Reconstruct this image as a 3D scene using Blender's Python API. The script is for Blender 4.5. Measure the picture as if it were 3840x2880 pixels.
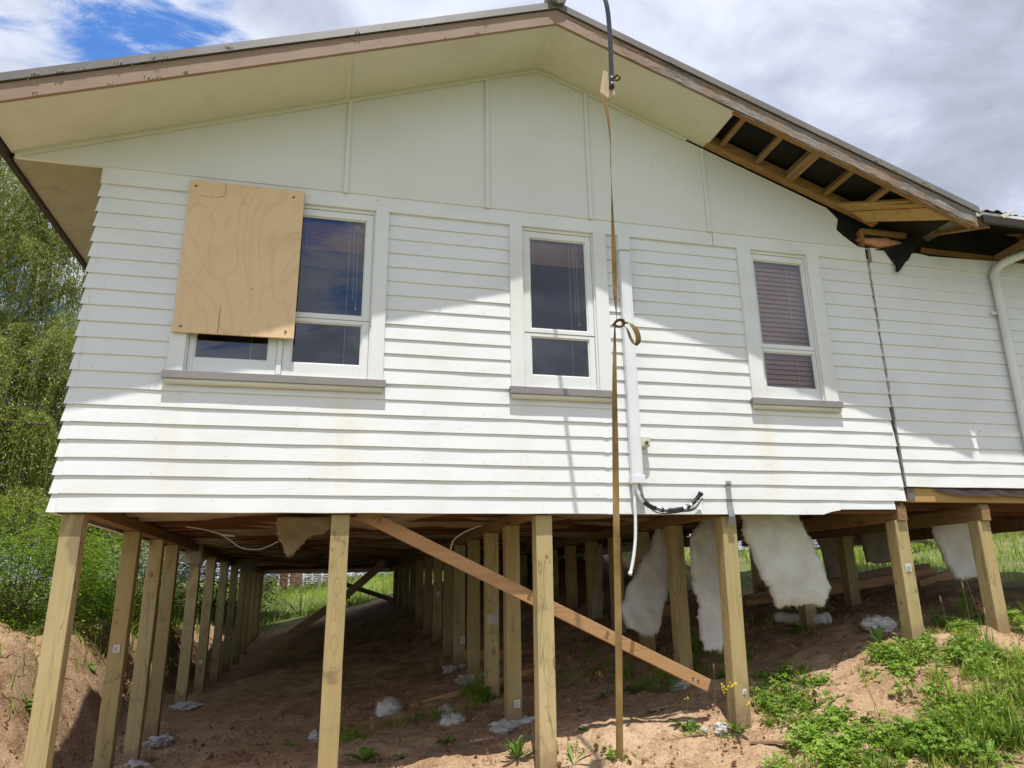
import bpy, math, random
import numpy as np
from mathutils import Vector, Matrix, noise
random.seed(7); RNG = np.random.default_rng(11)
for o in list(bpy.data.objects): bpy.data.objects.remove(o)
SC = bpy.context.scene; COL = SC.collection

# ------------------------------------------------------------------ camera
RX = Vector((0.96538184, -0.25996337, -0.0213764)); UX = Vector((-0.05649833, -0.28840557, 0.95584003))
FX = Vector((0.25464846, 0.92154288, 0.29310899)); EYE = Vector((0, -5.55526703, 1.6)); FPX = 2848.649
cam = bpy.data.cameras.new('camera'); camo = bpy.data.objects.new('camera', cam); COL.objects.link(camo)
camo.matrix_world = Matrix(((RX.x, UX.x, -FX.x, EYE.x), (RX.y, UX.y, -FX.y, EYE.y), (RX.z, UX.z, -FX.z, EYE.z), (0, 0, 0, 1)))
cam.sensor_width = 36; cam.lens = FPX / 3840 * 36
cam.shift_x = -82.123 / 3840; cam.shift_y = -109.348 / 3840
cam.clip_start = .05; cam.clip_end = 2000
SC.camera = camo
def at(px, py, Y):                      # photo pixel -> point on the vertical plane y = Y
    d = RX * ((px - 2002.123) / FPX) - UX * ((py - 1330.652) / FPX) + FX
    return EYE + d * ((Y - EYE.y) / d.y)

# ------------------------------------------------------------------ light
SUN = Vector((0.145, 1, -3.15)).normalized()
sl = bpy.data.lights.new('sun', 'SUN'); sl.energy = 3.35; sl.angle = math.radians(.5); sl.color = (1, .975, .93)
so = bpy.data.objects.new('sun', sl); so.rotation_euler = SUN.to_track_quat('-Z', 'Y').to_euler(); COL.objects.link(so)
SC.view_settings.view_transform = 'Standard'; SC.view_settings.look = 'None'
SC.view_settings.exposure = 0.62; SC.view_settings.gamma = 1

SC.cycles.max_bounces = 8; SC.cycles.diffuse_bounces = 2; SC.cycles.glossy_bounces = 3; SC.cycles.transparent_max_bounces = 12

class NT:
    def __init__(s, tree): s.t = tree; s.n = tree.nodes; s.l = tree.links
    def __call__(s, typ, ins=None, **kw):
        n = s.n.new(typ)
        for k, v in kw.items(): setattr(n, k, v)
        for k, v in (ins or {}).items():
            i = n.inputs[k]
            if isinstance(v, bpy.types.NodeSocket): s.l.new(v, i)
            else: i.default_value = v
        return n
    def math(s, op, a, b=0., c=None, clamp=False):
        d = {0: a, 1: b}
        if c is not None: d[2] = c
        return s('ShaderNodeMath', d, operation=op, use_clamp=clamp).outputs[0]
    def vmath(s, op, a, b): return s('ShaderNodeVectorMath', {0: a, 1: b}, operation=op).outputs[0]
    def ramp(s, fac, stops, interp='LINEAR'):
        n = s('ShaderNodeValToRGB', {0: fac}); cr = n.color_ramp; cr.interpolation = interp
        while len(cr.elements) < len(stops): cr.elements.new(.5)
        for e, (p, c) in zip(cr.elements, stops):
            e.position = p; e.color = (c, c, c, 1) if isinstance(c, (int, float)) else (*c, 1)
        return n.outputs[0]
    def step(s, x, a, b): return s('ShaderNodeMapRange', {0: x, 1: a, 2: b, 3: 0., 4: 1.}, interpolation_type='SMOOTHSTEP').outputs[0]
    def mix(s, f, a, b, blend='MIX'):
        n = s('ShaderNodeMix', data_type='RGBA', blend_type=blend)
        for k, v in ((0, f), (6, a), (7, b)):
            if isinstance(v, bpy.types.NodeSocket): s.l.new(v, n.inputs[k])
            else: n.inputs[k].default_value = v if k == 0 else (*v, 1)
        return n.outputs[2]
    def noise(s, vec, scale, detail=4, rough=.55, dist=0., out=0):
        return s('ShaderNodeTexNoise', {'Vector': vec, 'Scale': scale, 'Detail': detail, 'Roughness': rough, 'Distortion': dist}).outputs[out]
    def map(s, vec, sc=(1, 1, 1), loc=(0, 0, 0), rot=(0, 0, 0)):
        return s('ShaderNodeMapping', {'Vector': vec, 'Scale': sc, 'Location': loc, 'Rotation': rot}).outputs[0]

w = bpy.data.worlds.new('World'); SC.world = w; w.use_nodes = True
N = NT(w.node_tree); N.n.clear()
sky = N('ShaderNodeTexSky', sky_type='NISHITA', sun_disc=False, sun_elevation=math.radians(72.4), sun_rotation=math.radians(186),
        altitude=50, air_density=1., dust_density=.6, ozone_density=2.)
tc = N('ShaderNodeTexCoord').outputs['Generated']
sx = N('ShaderNodeSeparateXYZ', {0: tc})
dz = N.math('ADD', N.math('MAXIMUM', sx.outputs[2], 0.0), .22)
cp = N('ShaderNodeCombineXYZ', {0: N.math('DIVIDE', sx.outputs[0], dz), 1: N.math('DIVIDE', sx.outputs[1], dz)}).outputs[0]
n1 = N.math('ADD', N.math('MULTIPLY', N.noise(N.map(cp, (1.05, 1.05, 1), (3.1, 1.7, 0)), 1.9, 10, .62, .6), .6), N.math('MULTIPLY', N.noise(N.map(cp, (1, 1.25, 1), (1.1, 4.7, 0)), 5.5, 9, .66, .9), .4))
n1 = N.math('ADD', N.math('MULTIPLY', N.math('SUBTRACT', n1, .5), 1.7), .5)
def gapn(d, r, amt):                        # a gap in the clouds round one direction of the sky
    v = N.vmath('SUBTRACT', tc, Vector(d).normalized()); q = N('ShaderNodeVectorMath', {0: v, 1: v}, operation='DOT_PRODUCT').outputs['Value']
    return N.math('MULTIPLY', N.math('POWER', 2.718, N.math('DIVIDE', q, -r * r)), amt)
cov = N.math('ADD', N.math('ADD', n1, .15), N.math('MULTIPLY', N.step(sx.outputs[0], -.02, .25), .22))
for d_, r_, am_ in (((-.235, .79, .57), .10, -.235), ((-.13, .80, .585), .07, -.13), ((-.35, .86, .30), .09, -.16), ((-.06, -.885, .46), .085, -.42), ((.36, -.85, .45), .06, -.22), ((.27, -.88, .36), .035, -.22), ((.02, -.93, .355), .035, -.22), ((-.13, -.93, .34), .045, -.25), ((.42, -.84, .35), .04, -.2), ((.60, -.70, .38), .07, -.22), ((.52, -.78, .30), .05, -.2), ((-.3, -.4, .85), .4, -.2)):
    cov = N.math('ADD', cov, gapn(d_, r_, am_))
cloud = N.step(cov, .42, .60)
sh = N.math('ADD', N.math('MULTIPLY', N.noise(N.map(cp, (1, 1, 1), (7.3, 2.2, 0)), 1.5, 7, .5, .4), .5), N.math('MULTIPLY', N.noise(N.map(cp, (1, 1.2, 1), (2.3, 5.2, 0)), 4.6, 8, .55, .5), .5))
sh = N.math('ADD', N.math('MULTIPLY', N.math('SUBTRACT', sh, .5), 1.45), .52)
sh = N.math('SUBTRACT', sh, N.math('MULTIPLY', sx.outputs[0], .16))
ccol = N.ramp(sh, [(.26, (.42, .455, .54)), (.40, (.56, .60, .72)), (.53, (.78, .83, .97)), (.68, (.95, .98, 1.04))])
bg1 = N('ShaderNodeBackground', {0: N.mix(.45, sky.outputs[0], (.20, 1.75, 6.3)), 1: .105})
bg2 = N('ShaderNodeBackground', {0: ccol, 1: .67})
mx = N('ShaderNodeMixShader', {0: N.math('MULTIPLY', cloud, .96), 1: bg1.outputs[0], 2: bg2.outputs[0]})
N('ShaderNodeOutputWorld', {0: mx.outputs[0]})

# ------------------------------------------------------------------ helpers
def tag(o, label=None, cat=None, group=None, kind=None):
    for k, v in (('label', label), ('category', cat), ('group', group), ('kind', kind)):
        if v: o[k] = v
    return o
def empty(name, loc, label, cat, group=None, rz=0):
    o = bpy.data.objects.new(name, None); COL.objects.link(o); o.location = loc; o.rotation_euler = (0, 0, rz)
    o.empty_display_size = .1
    return tag(o, label, cat, group)
WORG = {}
class MB:
    """collects faces and links them as one mesh object"""
    def __init__(s): s.v = []; s.f = []
    def add(s, vs, fs):
        b = len(s.v); s.v += [tuple(p) for p in vs]; s.f += [tuple(i + b for i in f) for f in fs]; return s
    def box(s, x0, x1, y0, y1, z0, z1):
        return s.add([(x0, y0, z0), (x1, y0, z0), (x1, y1, z0), (x0, y1, z0), (x0, y0, z1), (x1, y0, z1), (x1, y1, z1), (x0, y1, z1)],
                     [(3, 2, 1, 0), (4, 5, 6, 7), (0, 1, 5, 4), (1, 2, 6, 5), (2, 3, 7, 6), (3, 0, 4, 7)])
    def beam(s, p0, p1, w, h, up=(0, 0, 1), n=1, jit=0):
        p0 = Vector(p0); p1 = Vector(p1); d = (p1 - p0).normalized(); a = d.cross(Vector(up)).normalized(); b = a.cross(d)
        vs = []; fs = []
        for i in range(n + 1):
            c = p0.lerp(p1, i / n)
            for sx_, sz_ in ((-1, -1), (1, -1), (1, 1), (-1, 1)):
                vs.append(c + a * (sx_ * w / 2 + random.uniform(-jit, jit)) + b * (sz_ * h / 2 + random.uniform(-jit, jit)))
        for i in range(n):
            for k in range(4): fs.append((i * 4 + k, i * 4 + (k + 1) % 4, i * 4 + 4 + (k + 1) % 4, i * 4 + 4 + k))
        fs += [(3, 2, 1, 0), (n * 4, n * 4 + 1, n * 4 + 2, n * 4 + 3)]
        return s.add(vs, fs)
    def tube(s, pts, r, k=8, cap=True):
        pts = [Vector(p) for p in pts]; m = len(pts); rs = r if isinstance(r, (list, tuple)) else [r] * m
        vs = []; fs = []; prev = None
        for i, p in enumerate(pts):
            t = (pts[min(i + 1, m - 1)] - pts[max(i - 1, 0)]).normalized()
            if prev is None: prev = t.orthogonal().normalized()
            a = (prev - t * prev.dot(t)).normalized(); prev = a; b = t.cross(a)
            for j in range(k):
                q = 2 * math.pi * j / k; vs.append(p + (a * math.cos(q) + b * math.sin(q)) * rs[i])
        for i in range(m - 1):
            for j in range(k): fs.append((i * k + j, i * k + (j + 1) % k, (i + 1) * k + (j + 1) % k, (i + 1) * k + j))
        if cap: fs += [tuple(range(k))[::-1], tuple((m - 1) * k + j for j in range(k))]
        return s.add(vs, fs)
    def prism(s, poly, y0, y1):         # polygon in x,z given thickness in y
        n = len(poly)
        return s.add([(x, y0, z) for x, z in poly] + [(x, y1, z) for x, z in poly],
                     [tuple(range(n)), tuple(range(2 * n - 1, n - 1, -1))] + [(i, n + i, n + (i + 1) % n, (i + 1) % n) for i in range(n)])
    def build(s, name, m, parent=None, smooth=False, bevel=0, loc=None, fix=False):
        me = bpy.data.meshes.new(name); L = Vector(loc) if loc is not None else Vector((0, 0, 0))
        me.from_pydata([tuple(Vector(p) - L) for p in s.v] if loc is not None else s.v, [], s.f); me.update()
        if fix:
            import bmesh
            bm = bmesh.new(); bm.from_mesh(me); bmesh.ops.recalc_face_normals(bm, faces=bm.faces); bm.to_mesh(me); bm.free()
        o = bpy.data.objects.new(name, me); COL.objects.link(o); o.location = L
        for mm in (m if isinstance(m, (list, tuple)) else [m]): me.materials.append(mm)
        if smooth: me.polygons.foreach_set('use_smooth', [True] * len(me.polygons))
        if bevel:
            b = o.modifiers.new('bevel', 'BEVEL'); b.width = bevel; b.segments = 2; b.limit_method = 'ANGLE'
        WORG[o.name] = L
        if parent is not None:
            o.parent = parent
            o.location = L - WORG.get(parent.name, parent.location)
        return o
def catmull(pts, n=6):
    P = [Vector(p) for p in pts]; P = [2 * P[0] - P[1]] + P + [2 * P[-1] - P[-2]]; out = []
    for i in range(1, len(P) - 2):
        a, b, c, d = P[i - 1:i + 3]
        for k in range(n):
            t = k / n; out.append(.5 * ((2 * b) + (c - a) * t + (2 * a - 5 * b + 4 * c - d) * t * t + (3 * b - a - 3 * c + d) * t ** 3))
    out.append(P[-2]); return out

# ------------------------------------------------------------------ materials
def newmat(name):
    m = bpy.data.materials.new(name); m.use_nodes = True; N = NT(m.node_tree); N.n.clear()
    co = N('ShaderNodeTexCoord').outputs['Object']
    return m, N, co
def out(N, col, rough=.6, bump=None, bstr=.3, bdist=.01, spec=.3, trans=0, metal=0):
    d = {'Base Color': col if isinstance(col, bpy.types.NodeSocket) else (*col, 1), 'Roughness': rough, 'Specular IOR Level': spec, 'Metallic': metal}
    p = N('ShaderNodeBsdfPrincipled', d)
    if bump is not None:
        b = N('ShaderNodeBump', {'Height': bump, 'Strength': bstr, 'Distance': bdist}); N.l.new(b.outputs[0], p.inputs['Normal'])
    s = p.outputs[0]
    if trans:
        t = N('ShaderNodeBsdfTranslucent', {0: d['Base Color'] if isinstance(col, bpy.types.NodeSocket) else (*col, 1)})
        if isinstance(col, bpy.types.NodeSocket): N.l.new(col, t.inputs[0])
        s = N('ShaderNodeMixShader', {0: trans, 1: s, 2: t.outputs[0]}).outputs[0]
    N('ShaderNodeOutputMaterial', {0: s})
def plain(name, col, rough=.6, var=.12, scale=6, spec=.3, bump=.15, metal=0, trans=0):
    m, N, co = newmat(name); n = N.noise(co, scale, 5); f = N.noise(co, scale * 14, 3)
    c = N.mix(N.step(n, .3, .7), tuple(x * (1 - var) for x in col), tuple(min(1, x * (1 + var)) for x in col))
    out(N, c, rough, f, bump, .004, spec, trans, metal); return m
def paint(name, col, dirt, stains=(), chips=.70, grainaxis=0, mould=0, nails=False):
    m, N, co = newmat(name)
    sc = [14, 14, 14]; sc[grainaxis] = 1.1
    g = N.noise(N.map(co, tuple(sc)), 9, 5, .6)
    big = N.noise(co, 1.7, 5, .6)
    c = N.mix(N.step(big, .42, .75), col, dirt)
    c = N.mix(N.math('MULTIPLY', N.step(g, .5, .75), .18), c, dirt)
    if mould:
        mm = N.noise(N.map(co, (1, 1, 1), (4, 4, 4)), 5.5, 8, .68, .6)
        c = N.mix(N.math('MULTIPLY', N.step(mm, .48, .72), mould), c, (.16, .115, .07))
    sp = N('ShaderNodeSeparateXYZ', {0: co})
    for (x0, wd, z0, z1, st, sc_) in stains:
        gx = N.math('DIVIDE', N.math('SUBTRACT', sp.outputs[0], x0), wd)
        e = N.math('POWER', 2.718, N.math('MULTIPLY', N.math('MULTIPLY', gx, gx), -1))
        e = N.math('MULTIPLY', e, N.math('MULTIPLY', N.step(sp.outputs[2], z0, z0 + .25), N.step(sp.outputs[2], z1 + .02, z1 - .05)))
        e = N.math('MULTIPLY', e, N.math('MULTIPLY', N.step(N.noise(N.map(co, (9, 9, 1.2)), 1.6, 5), .3, .7), st))
        c = N.mix(e, c, sc_)
    sc[grainaxis] = .6; ch = N.noise(N.map(co, tuple(sc)), 13, 6, .7, .2); cz = N.noise(co, 2.3, 3)
    chip = N.math('MULTIPLY', N.step(ch, chips, chips + .03), N.step(cz, .42, .54))
    c = N.mix(N.math('MULTIPLY', chip, .55), c, (.36, .33, .29))
    dots = N('ShaderNodeTexVoronoi', {'Vector': co, 'Scale': 3.1}, feature='F1').outputs[0]
    c = N.mix(N.math('MULTIPLY', N.step(dots, .022, .014), .8), c, (.10, .08, .06))
    if nails:
        nx_ = N.math('SUBTRACT', N.math('FRACT', N.math('DIVIDE', sp.outputs[0], .45)), .5); nz_ = N.math('SUBTRACT', N.math('FRACT', N.math('DIVIDE', N.math('SUBTRACT', sp.outputs[2], 2.125 - .035), .118)), .5)
        nd = N.math('SQRT', N.math('ADD', N.math('POWER', N.math('MULTIPLY', nx_, .45), 2.), N.math('POWER', N.math('MULTIPLY', nz_, .118), 2.)))
        pres = N.step(N.noise(N.map(co, (2.2, 1, 8.5)), 1.7, 2), .5, .56)
        c = N.mix(N.math('MULTIPLY', N.math('MULTIPLY', N.step(nd, .0065, .0035), pres), .6), c, (.40, .36, .30))
    h = N.math('SUBTRACT', N.math('MULTIPLY', g, .6), chip)
    out(N, c, .5, h, .22, .003, .35); return m
def wood(name, a, b, axis=2, stain=.35, rough=.8, dark=(.10, .065, .04), grain=1., knots=True, mud=False):
    m, N, co = newmat(name); raw = co
    rnd = N('ShaderNodeObjectInfo').outputs['Random']
    co = N.vmath('ADD', co, N('ShaderNodeCombineXYZ', {0: N.math('MULTIPLY', rnd, 17.3), 1: N.math('MULTIPLY', rnd, 9.1), 2: N.math('MULTIPLY', rnd, 31.7)}).outputs[0])
    sc = [1., 1., 1.]; sc[axis] = .07
    wv = N.map(co, tuple(sc))
    g = N.noise(wv, 46, 5, .62, .35)
    lg = N.noise(wv, 15, 4, .55, 1.2)
    c = N.mix(N.step(lg, .3, .72), a, b)
    c = N.mix(N.math('MULTIPLY', N.step(g, .52, .74), .34 * grain), c, dark)
    crack = N.math('ABSOLUTE', N.math('SUBTRACT', N.noise(wv, 5.5, 3, .5, .4), .5))
    c = N.mix(N.math('MULTIPLY', N.step(crack, .006, .001), .55 * grain), c, dark)
    if stain:
        sn = N.noise(N.map(co, (1, 1, 1), (2, 5, 1)), 3.2, 7, .62, .5)
        c = N.mix(N.math('MULTIPLY', N.step(sn, .56, .70), stain), c, tuple(x * .55 for x in dark))
        c = N.mix(N.math('MULTIPLY', N.step(N.noise(co, 1.3, 2), .4, .66), .3), c, tuple(x * .72 for x in a))
    if knots:
        ks = [2.6, 2.6, 2.6]; ks[axis] = 1.5
        vd = N('ShaderNodeTexVoronoi', {'Vector': N.vmath('ADD', N.map(co, tuple(ks)), N('ShaderNodeTexNoise', {'Vector': co, 'Scale': 9.}).outputs[1]), 'Scale': 1.5, 'Randomness': 1.}).outputs[0]
        c = N.mix(N.math('MULTIPLY', N.step(vd, .15, .09), .6), c, (dark[0] * .9, dark[1] * .75, dark[2] * .7))
        ring = N.math('SINE', N.math('MULTIPLY', vd, 120))
        c = N.mix(N.math('MULTIPLY', N.math('MULTIPLY', N.step(ring, .2, 1.), N.step(vd, .34, .15)), .42), c, dark)
    c = N.mix(N.math('MULTIPLY', N.math('SUBTRACT', rnd, .42), 1.05, clamp=True), c, tuple(x * .62 + .02 * (1 - i) for i, x in enumerate(a)))
    if mud:                                     # soil splashed up the foot of the post
        zz = N('ShaderNodeSeparateXYZ', {0: raw}).outputs[2]
        zz = N.math('ADD', zz, N.math('MULTIPLY', N.noise(N.map(raw, (3, 3, 1.4)), 3., 5, .6), -.55))
        c = N.mix(N.math('MULTIPLY', N.step(zz, .14, -.08), .75), c, (.27, .175, .105))
        bl = N.noise(N.map(co, (2.4, 2.4, .9)), 1.3, 5, .6, .8); c = N.mix(N.math('MULTIPLY', N.step(bl, .62, .70), .5), c, (.15, .095, .075))
    out(N, c, rough, N.math('SUBTRACT', g, N.step(crack, .009, .002)), .35, .004, .15); return m
def foliage(name, a, b, c3, trans=.35, scale=1.5, rough=.5):
    m, N, co = newmat(name)
    geo = N('ShaderNodeNewGeometry').outputs['Random Per Island']
    c = N.ramp(geo, [(0, a), (.5, b), (.93, c3), (1, tuple(min(1, x * 1.3) for x in c3))])
    c = N.mix(N.step(N.noise(co, scale, 3), .35, .65), c, tuple(x * .72 for x in b), 'MIX') if scale else c
    out(N, c, rough, None, spec=.35, trans=trans); return m

M = {}
STAIN = [(-1.02, .10, 2.2, 2.98, .2, (.72, .55, .30)), (.12, .14, 2.15, 2.98, .27, (.78, .60, .34)), (3.52, .09, 2.15, 2.98, .3, (.74, .55, .26)),
         (1.45, .05, 2.3, 3.0, .22, (.74, .58, .32)), (2.33, .20, 2.1, 2.5, .15, (.7, .6, .42))]
M['white'] = paint('white_board_paint', (.80, .80, .785), (.74, .735, .70), STAIN, .625, 0, 0, True)
M['trim'] = paint('white_trim_paint', (.80, .80, .775), (.70, .68, .62), (), .69, 2)
M['panel'] = paint('gable_sheet_paint', (.75, .75, .70), (.715, .71, .655), (), .80, 2)
M['soffit'] = paint('cream_soffit_paint', (.69, .675, .56), (.63, .61, .49), (), .82, 1, .06)
M['soffitold'] = paint('mouldy_soffit_paint', (.36, .33, .24), (.27, .24, .17), (), .8, 1, .42)
M['sillbrown'] = paint('mauve_brown_sill_paint', (.285, .255, .24), (.23, .205, .195), (), .74, 0)
M['fascia'] = plain('dark_brown_fascia_paint', (.045, .03, .022), .6)
M['flash'] = plain('grey_brown_roof_steel', (.155, .135, .12), .45, .15, 4, .5)
M['iron'] = plain('weathered_dark_roof_iron', (.10, .095, .09), .5, .3, 5, .5)
M['post'] = wood('treated_pine_post', (.46, .36, .17), (.55, .44, .23), 2, .38, dark=(.17, .11, .055), mud=True)
M['rafter'] = wood('old_brown_rafter_timber', (.30, .165, .07), (.40, .235, .105), 0, .3, dark=(.12, .06, .03))
M['raftery'] = wood('old_brown_joist_timber', (.27, .165, .08), (.35, .225, .115), 1, .35, dark=(.10, .05, .03))
M['joistx'] = wood('dark_red_joist_timber', (.17, .075, .04), (.22, .10, .055), 0, .35, dark=(.07, .03, .02))
M['sark'] = wood('yellow_pine_lining_board', (.48, .31, .12), (.56, .38, .16), 0, 0, dark=(.27, .14, .05), grain=.8)
M['brace'] = wood('orange_pine_brace', (.46, .26, .125), (.54, .335, .17), 0, .12, dark=(.26, .11, .05), grain=.9)
M['oldplank'] = wood('grey_brown_old_plank', (.30, .19, .11), (.38, .25, .15), 0, .4, dark=(.12, .07, .04))
M['paper'] = plain('black_building_paper', (.018, .015, .013), .75, .3, 3, .25, .6)
M['brownpaper'] = plain('torn_brown_building_paper', (.055, .04, .035), .8, .3, 5, .2, .6)
M['pink'] = plain('pink_glass_wool', (.55, .27, .15), .95, .25, 9, .05, .9)
M['greywood'] = wood('rotted_grey_wood', (.30, .27, .235), (.40, .37, .33), 2, .4, dark=(.08, .06, .05))
M['plastic'] = plain('white_plastic_trunking', (.76, .77, .78), .35, .04, 3, .45, .03)
M['pvc'] = plain('cream_white_downpipe_pvc', (.74, .74, .70), .4, .06, 3, .45, .03)
M['creambox'] = plain('cream_plastic_box', (.62, .60, .46), .4, .05, 5, .45, .03)
M['black'] = plain('black_plastic', (.022, .024, .028), .32, .2, 9, .5, .05)
M['tapegrey'] = plain('grey_duct_tape', (.27, .28, .29), .38, .15, 12, .5, .4)
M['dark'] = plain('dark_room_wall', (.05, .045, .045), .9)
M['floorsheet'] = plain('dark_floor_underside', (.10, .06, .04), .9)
M['paperwhite'] = plain('white_paper_tag', (.72, .72, .70), .7)
M['rubble'] = plain('pale_grey_concrete_spill', (.50, .475, .43), .95, .2, 12, .1, 1.)
M['screw'] = plain('dull_steel_screw', (.16, .15, .14), .45, .2, 9, .5, .1, .6)
M['ink'] = plain('dark_pencil_mark', (.22, .16, .085), .9)
M['palepine'] = wood('pale_split_pine', (.55, .42, .27), (.64, .52, .36), 2, .2, dark=(.22, .12, .06), knots=False)
M['lichen'] = plain('pale_grey_lichen', (.46, .46, .38), .95, .3, 30, .1, .9)

def barge_mat():
    m, N, co = newmat('peeling_brown_barge_paint')
    sp = N('ShaderNodeSeparateXYZ', {0: co})
    rot = N.map(co, (1, 1, 1), (0, 0, 0), (0, math.radians(-19.85), 0))
    st = N.map(rot, (1.1, 6, 16))
    c = N.mix(N.noise(co, 5, 4), (.275, .185, .125), (.345, .24, .168))
    pn = N.noise(st, 2.1, 8, .68, .5)
    bias = N.math('MULTIPLY', N.step(sp.outputs[0], 1.4, 3.8), .27)
    bias = N.math('ADD', bias, N.math('MULTIPLY', N.step(sp.outputs[0], 1.5, 1.75), .075))
    pe = N.math('ADD', pn, bias)
    peel = N.step(pe, .665, .69)
    gr = N.noise(N.map(rot, (1.5, 20, 60)), 3, 6, .7)
    wd = N.ramp(gr, [(.34, (.02, .014, .01)), (.44, (.13, .085, .055)), (.52, (.30, .265, .225)), (.7, (.50, .47, .43))])
    wd = N.mix(N.step(N.noise(rot, 3.1, 3), .42, .6), wd, N.mix(.65, wd, (.33, .19, .10)))
    edge = N.math('MULTIPLY', N.step(pe, .65, .665), N.step(pe, .70, .675))
    c = N.mix(peel, c, wd); c = N.mix(N.math('MULTIPLY', edge, .5), c, (.05, .03, .02))
    cr = N.noise(N.map(rot, (2, 20, 90)), 2.2, 5, .6)
    c = N.mix(N.math('MULTIPLY', N.step(cr, .66, .7), N.math('MULTIPLY', N.step(sp.outputs[0], 1.2, 2), .7)), c, (.07, .04, .03))
    h = N.math('SUBTRACT', N.math('MULTIPLY', gr, peel), N.math('MULTIPLY', peel, 1.2))
    out(N, c, .6, h, .9, .010, .3); return m
M['barge'] = barge_mat()
def glass():
    m, N, co = newmat('window_glass')
    fr = N('ShaderNodeFresnel', {'IOR': 1.52}).outputs[0]
    gl = N('ShaderNodeBsdfGlossy', {0: (.95, .97, 1, 1), 'Roughness': .0})
    tr = N('ShaderNodeBsdfTransparent', {0: (.95, .95, .95, 1)})
    ms = N('ShaderNodeMixShader', {0: N.math('MULTIPLY', fr, 2.5, clamp=True), 1: tr.outputs[0], 2: gl.outputs[0]})
    N('ShaderNodeOutputMaterial', {0: ms.outputs[0]}); return m
M['glass'] = glass()
def blindmat():
    m, N, co = newmat('brown_timber_blind'); g = N.noise(N.map(co, (2, 40, 40)), 5, 4)
    c = N.mix(g, (.52, .25, .14), (.70, .40, .25)); out(N, c, .45, spec=.3); return m
M['blind'] = blindmat()
def ply():
    m, N, co = newmat('bare_plywood')
    wv = N.map(co, (2.3, 1, .9)); w0 = N.noise(wv, 1.25, 2, .4, .8)
    rings = N.math('SINE', N.math('MULTIPLY', w0, 60))
    g = N.noise(N.map(co, (5, 5, 110)), 4, 4)
    c = N.mix(N.noise(co, 2.2, 3), (.78, .535, .305), (.85, .62, .385))
    c = N.mix(N.math('MULTIPLY', N.step(rings, .5, 1.), .17), c, (.50, .32, .15))
    c = N.mix(N.math('MULTIPLY', N.step(g, .5, .75), .18), c, (.48, .30, .15))
    fl = N.noise(N.map(co, (3.2, 1, 7)), 5, 4); c = N.mix(N.math('MULTIPLY', N.step(fl, .69, .74), .55), c, (.17, .085, .035))
    c = N.mix(N.math('MULTIPLY', N.step(N.noise(co, 3.3, 5), .52, .7), .35), c, (.58, .40, .22))
    out(N, c, .75, g, .12, .002, .15); return m
M['ply'] = ply()
def wool(name, c0, c1):
    m, N, co = newmat(name)
    f = N.noise(N.map(co, (1, 1, 2.2)), 30, 7, .75, 1.2); b = N.noise(co, 3.2, 6, .6)
    out(N, N.mix(N.step(b, .3, .7), c0, c1), 1., f, .45, .008, .02, .25); return m
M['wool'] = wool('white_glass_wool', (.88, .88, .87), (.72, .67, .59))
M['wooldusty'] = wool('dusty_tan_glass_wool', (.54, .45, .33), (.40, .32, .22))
def strapmat():
    m, N, co = newmat('mustard_webbing'); n = N.noise(N.map(co, (3, 3, 2.2)), 1.4, 4)
    z = N('ShaderNodeSeparateXYZ', {0: co}).outputs[2]
    wv = N.math('SINE', N.math('MULTIPLY', z, 900))
    c = N.ramp(n, [(.3, (.10, .068, .028)), (.48, (.24, .15, .055)), (.6, (.33, .21, .085)), (.75, (.47, .31, .16))])
    c = N.mix(N.math('MULTIPLY', N.step(N.noise(co, 6, 4), .58, .7), .6), c, (.09, .06, .025))
    out(N, c, .85, wv, .1, .001, .1, .15); return m
M['strap'] = strapmat()
def soil():
    m, N, co = newmat('sandy_red_soil')
    a = N.noise(co, .9, 6, .6); b = N.noise(co, 7, 7, .65); d = N.noise(co, 45, 5, .65)
    c = N.ramp(a, [(.3, (.30, .185, .10)), (.5, (.42, .275, .165)), (.7, (.52, .365, .232))])
    c = N.mix(N.math('MULTIPLY', N.step(b, .42, .66), .6), c, (.20, .105, .050))
    c = N.mix(N.math('MULTIPLY', N.step(d, .52, .66), .6), c, (.55, .41, .28))
    c = N.mix(N.math('MULTIPLY', N.step(d, .46, .32), .75), c, (.13, .07, .036))
    e = N.noise(co, 21, 4, .6); c = N.mix(N.math('MULTIPLY', N.step(e, .60, .70), .35), c, (.16, .085, .042))
    sp = N('ShaderNodeSeparateXYZ', {0: co})
    far = N.math('MAXIMUM', N.math('MAXIMUM', N.step(sp.outputs[1], 17.2, 18.6), N.step(sp.outputs[1], -1.85, -2.5)), N.math('MAXIMUM', N.step(sp.outputs[0], 7.2, 8.6), N.math('MULTIPLY', N.step(sp.outputs[0], -3.3, -4.2), N.step(sp.outputs[1], 2, 5))))  # out-of-view front strip also turned grass green, added to tint the bounce light
    far = N.math('MAXIMUM', far, N.math('MULTIPLY', N.step(sp.outputs[0], 4.7, 5.3), N.step(sp.outputs[1], 4.3, 5.0)))
    gcol = N.mix(N.noise(co, 3, 6), (.09, .115, .04), (.20, .215, .09))
    c = N.mix(N.math('MULTIPLY', far, N.step(N.noise(co, 1.6, 5), .3, .46)), c, gcol)
    h = N.math('ADD', N.math('MULTIPLY', b, .6), N.math('MULTIPLY', d, .35))
    out(N, c, .95, h, .9, .04, .06); return m
M['soil'] = soil()
M['clod'] = plain('soil_clod', (.36, .21, .12), .95, .3, 5, .08, .8)
M['grass'] = foliage('lush_grass', (.18, .29, .03), (.30, .42, .05), (.44, .48, .11), .4, .9)
M['clover'] = foliage('clover_leaf', (.13, .26, .028), (.24, .40, .045), (.38, .48, .08), .38, 1.2)
M['weed'] = foliage('broad_weed_leaf', (.09, .19, .03), (.14, .27, .04), (.22, .34, .06), .3, 2.)
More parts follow.
